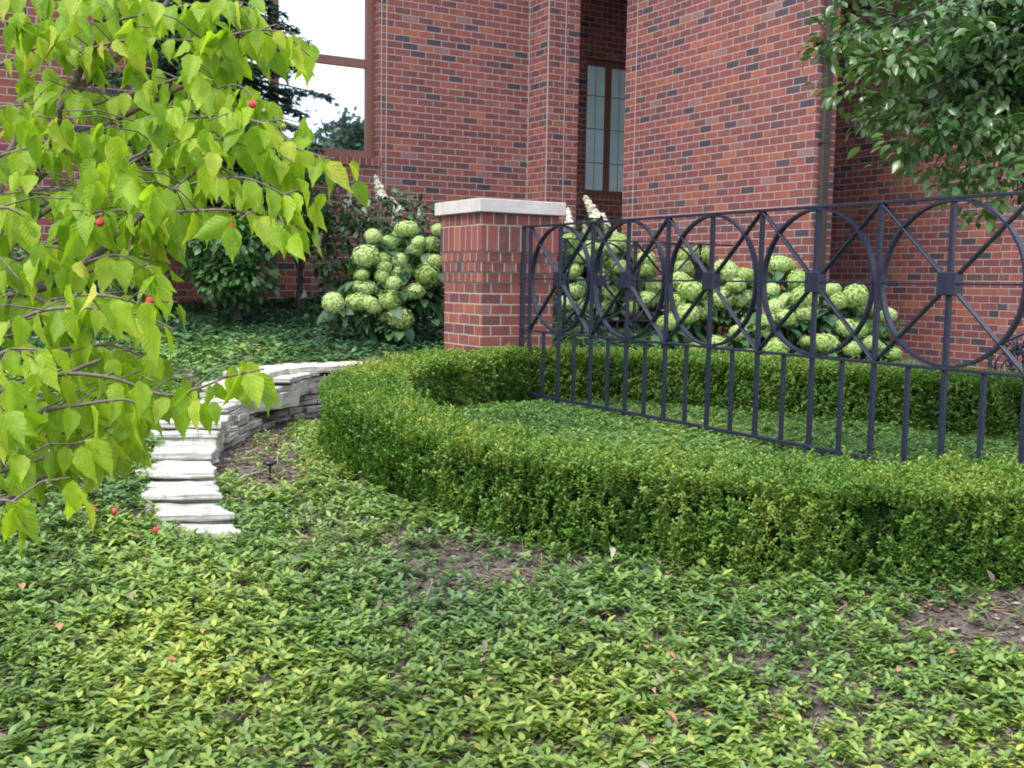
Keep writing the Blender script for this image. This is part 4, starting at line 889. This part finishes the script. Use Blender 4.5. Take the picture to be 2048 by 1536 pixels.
# ------------------------------------------------------------------ dogwood in the near left
def dog_leaf():
    L, Wd = 1.0, .64; V = []; T = []; n_ = 11
    wid = lambda t: (math.sin(math.pi*min(1, t*1.12)**.72)*(1-.55*max(0, t-.45)/.55)) if t < .9 else .10*(1-t)/.1+.0
    prof = [0, .58, .88, 1.0, .98, .88, .72, .52, .30, .11, 0]
    curl = rng.uniform(.1, .75); wave = rng.uniform(0, 6.28); tw = rng.normal(0, .15); fold = rng.uniform(.35, .75)
    for i in range(n_):
        t = i/(n_-1); w = prof[i]*Wd/2; z0 = -curl*t*t*.5; x = t*L
        for k in (-1, -.5, 0, .5, 1):
            ser = (1+.05*((i % 2)*2-1)) if abs(k) == 1 else 1
            y = k*w*ser; V.append((x+.0*abs(k), y*.92*math.cos(.45*abs(k)), z0+abs(y)*fold-abs(k)**2*w*.18+.018*math.sin(6*t*3.14+wave)*abs(k)+tw*y*t))
    for i in range(n_-1):
        for k in range(4): a_ = i*5+k; b_ = a_+5; T += [(a_, a_+1, b_+1), (a_, b_+1, b_)]
    # petiole
    m0 = len(V); V += [(-.13, -.006, .0), (-.13, .006, .0), (.02, 0, .0)]; T.append((m0, m0+1, m0+2))
    V = np.array(V); V[:, 0] += .10; return V, np.array(T)
DL = [dog_leaf() for _ in range(7)]
m = leaf_mat('dogwood_leaf', [(0, (.13, .25, .022)), (.35, (.22, .37, .028)), (.7, (.32, .46, .036)), (1, (.50, .52, .09))], .55, .45, .30, vein=1.0, tcol=(1.1, 1.2, .45)); M['dog'] = m
dbase = at_d(-330, 1100, 2.75); gb = float(gz(dbase[None, :2])[0]); dog = empty('dogwood_tree', (dbase[0], dbase[1], gb), 'young dogwood with drooping lime green leaves and red berries in the near left', 'tree')
q = MB()
hub = at_d(-230, 820, 2.6)
limb_tube(q, [(dbase[0], dbase[1], gb-.1), (dbase+hub)/2+[.02, 0, .1], hub], .045, .036, 9, .006)
stems = [[(-230, 820, 2.6), (-60, 640, 2.55), (20, 470, 2.5), (95, 290, 2.5), (150, 160, 2.5), (230, 30, 2.5), (300, -130, 2.5)],
         [(-230, 820, 2.6), (-80, 720, 2.4), (30, 600, 2.25), (120, 560, 2.2), (240, 470, 2.2), (330, 390, 2.2), (470, 290, 2.25)],
         [(-230, 820, 2.6), (-150, 600, 2.6), (-20, 420, 2.65), (30, 280, 2.7), (60, 100, 2.75), (120, -60, 2.8)],
         [(20, 470, 2.5), (110, 410, 2.4), (215, 345, 2.3), (300, 300, 2.3)], [(60, 370, 2.5), (150, 290, 2.5), (260, 225, 2.45), (350, 180, 2.4), (480, 130, 2.4)],
         [(130, 200, 2.5), (250, 100, 2.55), (330, 10, 2.6), (380, -70, 2.6)], [(-230, 820, 2.6), (-120, 860, 2.2), (-20, 800, 2.0), (70, 770, 1.9), (200, 720, 1.9)],
         [(-230, 820, 2.6), (-160, 980, 2.3), (-40, 1020, 2.0), (50, 975, 1.9), (110, 940, 1.85)], [(-40, 1020, 2.0), (5, 930, 2.0), (35, 830, 2.0), (90, 760, 2.0)],
         [(-60, 640, 2.5), (20, 590, 2.3), (110, 560, 2.2), (230, 530, 2.2)]]
for k, s_ in enumerate(stems): limb_tube(q, [at_d(*p) for p in s_], (.019, .014, .016, .008, .010, .010, .010, .009, .007, .008)[k], .0035, 7, .004)
twigs = [[(-60, -30, 2.6), (150, 0, 2.5), (330, -40, 2.4)], [(40, 80, 2.6), (200, 50, 2.5), (350, 15, 2.4), (490, 5, 2.35)], [(130, 110, 2.5), (260, 80, 2.4), (400, 80, 2.35), (520, 60, 2.3), (575, 75, 2.3), (620, 112, 2.3)],
         [(170, 215, 2.5), (300, 175, 2.4), (420, 135, 2.4), (550, 90, 2.35)], [(60, 290, 2.5), (200, 260, 2.4), (330, 225, 2.3), (460, 170, 2.3), (520, 205, 2.25)], [(150, 320, 2.5), (260, 260, 2.4), (400, 235, 2.3), (520, 245, 2.2), (590, 295, 2.2), (622, 306, 2.2), (650, 316, 2.2)],
         [(60, 420, 2.5), (220, 350, 2.3), (330, 290, 2.3), (450, 280, 2.2), (570, 330, 2.2)], [(100, 500, 2.4), (250, 450, 2.3), (350, 380, 2.2), (480, 355, 2.1), (590, 400, 2.1)], [(200, 530, 2.3), (300, 440, 2.2), (420, 420, 2.1), (520, 430, 2.1), (600, 455, 2.1)],
         [(-30, 550, 2.3), (80, 500, 2.2), (180, 450, 2.2), (270, 430, 2.2)], [(-20, 620, 2.3), (120, 550, 2.2), (230, 510, 2.1), (310, 550, 2.1)], [(-20, 690, 2.0), (60, 630, 1.95), (160, 615, 1.9), (280, 630, 1.9), (350, 660, 1.9)],
         [(-20, 790, 1.9), (100, 750, 1.85), (220, 755, 1.85), (330, 790, 1.85), (400, 775, 1.85), (460, 752, 1.85), (528, 738, 1.85)], [(-30, 890, 1.9), (60, 830, 1.85), (160, 810, 1.8), (255, 800, 1.8), (290, 830, 1.8)], [(-20, 950, 1.9), (90, 915, 1.85), (160, 885, 1.8), (200, 880, 1.8)],
         [(-40, 1010, 1.7), (0, 1000, 1.65), (35, 1005, 1.62)], [(-60, 220, 2.6), (40, 210, 2.5), (120, 200, 2.5)], [(-50, 330, 2.5), (40, 300, 2.4), (110, 300, 2.4)], [(-50, 420, 2.2), (10, 415, 2.1), (60, 440, 2.1)], [(0, 130, 2.5), (100, 90, 2.5), (200, 110, 2.5)],
         [(-60, 520, 2.1), (-10, 510, 2.05), (40, 560, 2.0)], [(150, 450, 2.2), (240, 420, 2.2), (330, 440, 2.15)], [(100, 600, 2.1), (200, 590, 2.0), (290, 610, 2.0)], [(-30, 730, 1.8), (20, 700, 1.8), (90, 700, 1.8)], [(-30, 850, 1.75), (20, 830, 1.75)], [(120, 700, 2.0), (220, 690, 2.0), (300, 720, 2.0)], [(110, 870, 2.0), (180, 850, 2.0), (240, 880, 2.0)],
         [(-40, 760, 2.1), (60, 800, 2.05), (160, 780, 2.0)], [(-40, 600, 2.3), (60, 590, 2.2), (150, 640, 2.1)], [(-20, 920, 2.0), (60, 880, 1.95), (130, 900, 1.9)], [(30, 380, 2.5), (140, 380, 2.4), (250, 400, 2.3)],
         [(330, 60, 2.5), (420, 60, 2.5), (470, 90, 2.5)], [(220, 330, 2.4), (320, 340, 2.3), (420, 330, 2.3), (500, 370, 2.25)], [(260, 130, 2.6), (340, 150, 2.6), (430, 200, 2.5)], [(60, 190, 2.6), (180, 180, 2.6), (260, 210, 2.5)]]
pos = []; ang = []; sc = []; tt = []
CAMD = -FH
for tw in twigs:
    P = catmull(np.array([at_d(*p) for p in tw]), 8); k = len(P); q.tube(P, list(np.linspace(.0042, .0016, k)), 5)
    sL = np.r_[0, np.cumsum(np.linalg.norm(np.diff(P, axis=0), axis=1))]; s_ = rng.uniform(.01, .04)
    while s_ < sL[-1]+.001:
        p = np.array([np.interp(s_, sL, P[:, j]) for j in range(3)]); j = min(np.searchsorted(sL, s_), k-1); tg = P[j]-P[max(j-1, 0)]; tg /= np.linalg.norm(tg)+1e-9
        sd = np.cross(tg, [0, 0, 1.]); sd /= np.linalg.norm(sd)+1e-9; end = s_ > sL[-1]-.03
        for sg in (-1, 1):
            if rng.uniform() < .1 and not end: continue
            off = sd*sg*rng.uniform(.008, .03)+np.array([0, 0, .004]); pos.append(p+off); d = np.array([0, 0, -1.])+sd*sg*rng.uniform(.1, .75)+tg*rng.uniform(.0, .65)+rng.normal(0, .12, 3); ang.append(d); sc.append(rng.uniform(.046, .084)); tt.append(rng.normal(.52, .22))
        if end:
            for u in range(4): pos.append(p+rng.normal(0, .008, 3)); ang.append(np.array([0, 0, -1.])+tg*.35+rng.normal(0, .4, 3)*[1, 1, .3]); sc.append(rng.uniform(.055, .085)); tt.append(rng.normal(.55, .16))
        # short side spur with two more leaves
        if rng.uniform() < .5:
            e = p+sd*rng.choice([-1, 1])*rng.uniform(.05, .17)+tg*rng.uniform(-.02, .06)+np.array([0, 0, rng.uniform(-.02, .045)]); q.tube([p, (p+e)/2+[0, 0, .012], e], [.002, .0015, .0012], 4, False)
            for u in range(rng.integers(2, 5)): pos.append(e+rng.normal(0, .012, 3)); ang.append(np.array([0, 0, -1.])+rng.normal(0, .45, 3)*[1, 1, .4]); sc.append(rng.uniform(.045, .080)); tt.append(rng.normal(.48, .18))
        s_ += rng.uniform(.026, .041)
q.build('branches', M['bark'], dog, True)
pos = np.array(pos); ang = np.array(ang); sc = np.array(sc); tt = np.array(tt)
ang /= np.linalg.norm(ang, axis=1, keepdims=True)
# leaf upper sides look outward, half of them roughly to the viewer
nrm = -FH*rng.uniform(-.2, 1, len(pos))[:, None]+rng.normal(0, .6, (len(pos), 3))+np.array([0, 0, .5])
R = basis(ang, nrm); idx = rng.integers(0, 7, len(pos))
multi('foliage', [(DL[i], pos[idx == i], R[idx == i], sc[idx == i], tt[idx == i]) for i in range(7)], M['dog'], dog, True, .06, True)
def berry(px, py, d, r, mat, parent):
    P = at_d(px, py, d); bm = bmesh.new(); bmesh.ops.create_icosphere(bm, subdivisions=3, radius=r)
    for v in bm.verts: v.co *= 1+.05*math.sin(v.co.x*9/r*.5)*math.sin(v.co.y*11/r*.5)*math.cos(v.co.z*10/r*.5)
    s_ = MB(); s_.bm.free(); s_.bm = bm
    for v in bm.verts: v.co += Vector(P)
    s_.tube([P+[0, 0, r*.8], P+[.002, 0, r+.004], P+[.004, .002, r+.010]], [.0012, .001, .001], 4, False)
    return s_.build('berry', M[mat], parent, True)
for px, py, d in ((460, 454, 2.05), (200, 446, 2.15), (299, 603, 2.05), (505, 209, 2.2)): berry(px, py, d, .0078, 'berry', dog)
for px, py in ((567, 253), (528, 222)): berry(px, py, 2.25, .0055, 'greenberry', dog)
# ------------------------------------------------------------------ small things
def on_ground(px, py, lift=0):
    z = -1.2
    for _ in range(12): p = at_z(px, py, z); z = .5*z+.5*float(gz(p[None, :2])[0])
    p = at_z(px, py, z); p[2] = z+lift; return p
for (px, py), lab in (((230, 1056), 'red berry fallen in the ground cover, uppermost of the three'), ((188, 1053), 'red berry fallen in the ground cover, leftmost of the three'), ((312, 1094), 'red berry fallen in the ground cover, rightmost and nearest of the three')):
    p = on_ground(px, py, .075); bm = bmesh.new(); bmesh.ops.create_icosphere(bm, subdivisions=3, radius=.0125)
    for v in bm.verts: v.co = v.co*(1+.06*math.sin(v.co.x*900)*math.sin(v.co.y*800))+Vector(p)
    s_ = MB(); s_.bm.free(); s_.bm = bm; s_.tube([p+[0, 0, .01], p+[.01, 0, .022], p+[.022, .004, .03]], [.0015, .0012, .001], 5); o = s_.build('fallen_berry', M['berry'], None, True); recentre(o); tag(o, lab, 'berry', 'berries fallen in the ground cover')
M['dead'] = leaf_mat('dead_leaf', [(0, (.13, .05, .035)), (.5, (.25, .12, .06)), (1, (.42, .24, .12))], .15, .7, .2)
M['paledead'] = leaf_mat('bleached_leaf', [(0, (.45, .40, .34)), (1, (.6, .55, .5))], .15, .7, .2)
def fallen(px, py, lift, L, mat, label, stand=.2, t=.5):
    p = on_ground(px, py, lift) if lift is not None else None
    V, T = dog_leaf(); V = V*L; a_ = rng.uniform(0, 6.28); V = V@rotm([0, 1, 0], stand).T@rotm([0, 0, 1], a_).T+p
    o = link('fallen_leaf', tri_mesh('fallen_leaf', V, T, np.full(len(T), t), True), mat); recentre(o); tag(o, label, 'leaf', 'dry leaves lying on the plants')
for px, py, L, t, lab in ((44, 1200, .05, .9, 'tan dry leaf on the ground cover near the left edge'), (120, 1283, .05, .8, 'tan curled dry leaf on the ground cover below the tan one at the left edge'), (590, 1020, .05, .1, 'dark brown dry leaf on the mulch left of the hedge foot'),
                          (1340, 1385, .05, .25, 'reddish brown dry leaf near the bottom right of centre'), (1330, 1345, .045, .6, 'light brown dry leaf just above the reddish one right of centre'), (1160, 1285, .045, .2, 'small red brown dry leaf in the middle of the foreground'), (1888, 1215, .05, .35, 'brown dry leaf at the foot of the hedge near the right edge'),
                          (440, 1045, .05, .3, 'rust brown dry leaf beside the lowest step'), (1220, 1262, .04, .15, 'dark red dry leaf on the bare patch before the hedge')):
    fallen(px, py, .07, L, M['dead'], lab, .2, t)
hp_ = at_d(1222, 1090, 4.22); V, T = dog_leaf(); V = V*.055@rotm([0, 1, 0], 1.25).T@rotm([0, 0, 1], .4).T+hp_; o = link('fallen_leaf', tri_mesh('fallen_leaf', V, T, np.full(len(T), .8), True), M['paledead']); recentre(o); tag(o, 'bleached whitish dry leaf caught on the front face of the hedge', 'leaf', 'dry leaves lying on the plants')
# path light and its cable
p = on_ground(540, 960); pl = empty('path_light', p, 'small black garden path light on a stake between the steps and the hedge', 'lamp')
q = MB(); q.lathe(p+np.array([0, 0, 0]), [(.006, -.05), (.006, .075), (.012, .08)], 8); q.build('stake', M['black'], pl, True)
q = MB(); q.lathe(p+np.array([0, 0, .075]), [(.014, 0), (.022, .006), (.036, .012), (.036, .019), (.022, .027), (.006, .032)], 16); q.build('lamp_head', M['black'], pl, True)
q = MB(); c0 = on_ground(535, 950, .03); c1 = on_ground(480, 968, .035); c2 = on_ground(440, 985, .02); q.tube(catmull(np.array([c0, c1, c2]), 6), .003, 6); o = q.build('cable', M['cable'], None, True); recentre(o); tag(o, 'thin pale cable lying on the mulch behind the path light', 'cable')
# iron garden chair at the right edge
cc = at_d(2082, 760, 7.9); gb = float(gz(cc[None, :2])[0]); cz = min(gb, -.6)-.22; seat_z = cz+.42
ch_ = empty('garden_chair', (cc[0], cc[1], cz), 'ornate dark iron garden chair partly visible behind the back hedge at right', 'chair')
X = Vector(RH); Yb = Vector(FH); C0 = Vector((cc[0], cc[1], 0))
def cp(x, y, z): return C0+X*x+Yb*y+Vector((0, 0, z))
for sx in (-1, 1):
    for sy in (-1, 1): q = MB(); q.tube([cp(sx*.2, sy*.18, seat_z), cp(sx*.23, sy*.2, seat_z-.2), cp(sx*.25, sy*.24, cz-.02)], [.014, .011, .013], 7); q.build('leg', M['iron'], ch_, True)
q = MB(); q.tube([cp(.27*math.cos(t*math.pi/12), .23*math.sin(t*math.pi/12), seat_z) for t in range(25)], .014, 7); 
for k in range(-5, 6): w = .23*math.sqrt(max(0, 1-(k/5.6)**2)); q.tube([cp(k*.045, -w, seat_z), cp(k*.045, w, seat_z)], .006, 5)
q.build('seat', M['iron'], ch_, True)
bt = .40; q = MB(); arch = [(-.27, 0), (-.29, .18), (-.25, .32), (-.14, bt-.02), (0, bt+.03), (.14, bt-.02), (.25, .32), (.29, .18), (.27, 0)]
AP = catmull(np.array([(x, .2+.08*z, z) for x, z in arch]), 5); q.tube([cp(a_, b_, seat_z+c_) for a_, b_, c_ in AP], .014, 7)
q.build('back_frame', M['iron'], ch_, True)
q = MB()
for k in range(-6, 7):
    x0 = k*.04; zt_ = np.interp(abs(x0), [0, .14, .25, .27], [bt+.02, bt-.03, .31, .2]); pts = [cp(x0+.05*math.sin(t*.9+k), .2+.08*z, seat_z+z) for t, z in enumerate(np.linspace(0, zt_, 8))]; q.tube(pts, .008, 5)
for k in range(60):
    x = rng.uniform(-.2, .2); z = rng.uniform(.04, .34); r = rng.uniform(.02, .035); q.tube([cp(x+r*math.cos(t*.7)*(1-t*.08), .2+.08*z-.008, seat_z+z+r*math.sin(t*.7)*(1-t*.08)) for t in range(9)], .006, 4)
q.build('back_scrollwork', M['iron'], ch_, True)
# ------------------------------------------------------------------ trees across the road (seen in the window's reflection)
M['farleaf'] = leaf_mat('street_tree_leaf', [(0, (.05, .09, .08)), (.5, (.09, .15, .12)), (1, (.16, .23, .17))], .25, .5, .4)
def street_tree(px, py, dv, rad, label):
    r_ = at_v(px, py, 2*VM+dv); c = np.array([r_[0], 2*VM-r_[1], r_[2]]); gb = -1.6; root = empty('street_tree', (c[0], c[1], gb), label, 'tree', 'trees across the road')
    q = MB(); limb_tube(q, [(c[0], c[1], gb), (c[0]+.1, c[1], (gb+c[2])/2), c], .22, .1, 8)
    P = []; 
    for i in range(24):
        e = c+rand_dirs(1)[0]*np.array([rad, rad, rad*.8])*rng.uniform(.4, .95); limb_tube(q, [c-[0, 0, rad*.5], (c+e)/2, e], .07, .015, 5); k = 70; P.append(e+rng.normal(0, rad*.17, (k, 3)))
    q.build('trunk', M['darkbark'], root, True); P = np.vstack(P); scatter('crown', leaf_tpl(.24, .16, .2, .2, ((0, .2), (.5, 1), (1, 0))), P, basis(rand_dirs(len(P)), rand_dirs(len(P))), rng.uniform(.7, 1.3, len(P)), .5+rng.normal(0, .2, len(P)), M['farleaf'], root)
street_tree(705, 285, 14, 1.25, 'broad leafed tree across the road mirrored at the right of the large window')
street_tree(628, 322, 17, 1.35, 'broad leafed tree across the road mirrored at the middle of the large window')
street_tree(400, 240, 15, 2.6, 'tall broad leafed tree across the road mirrored at the left of the large window')
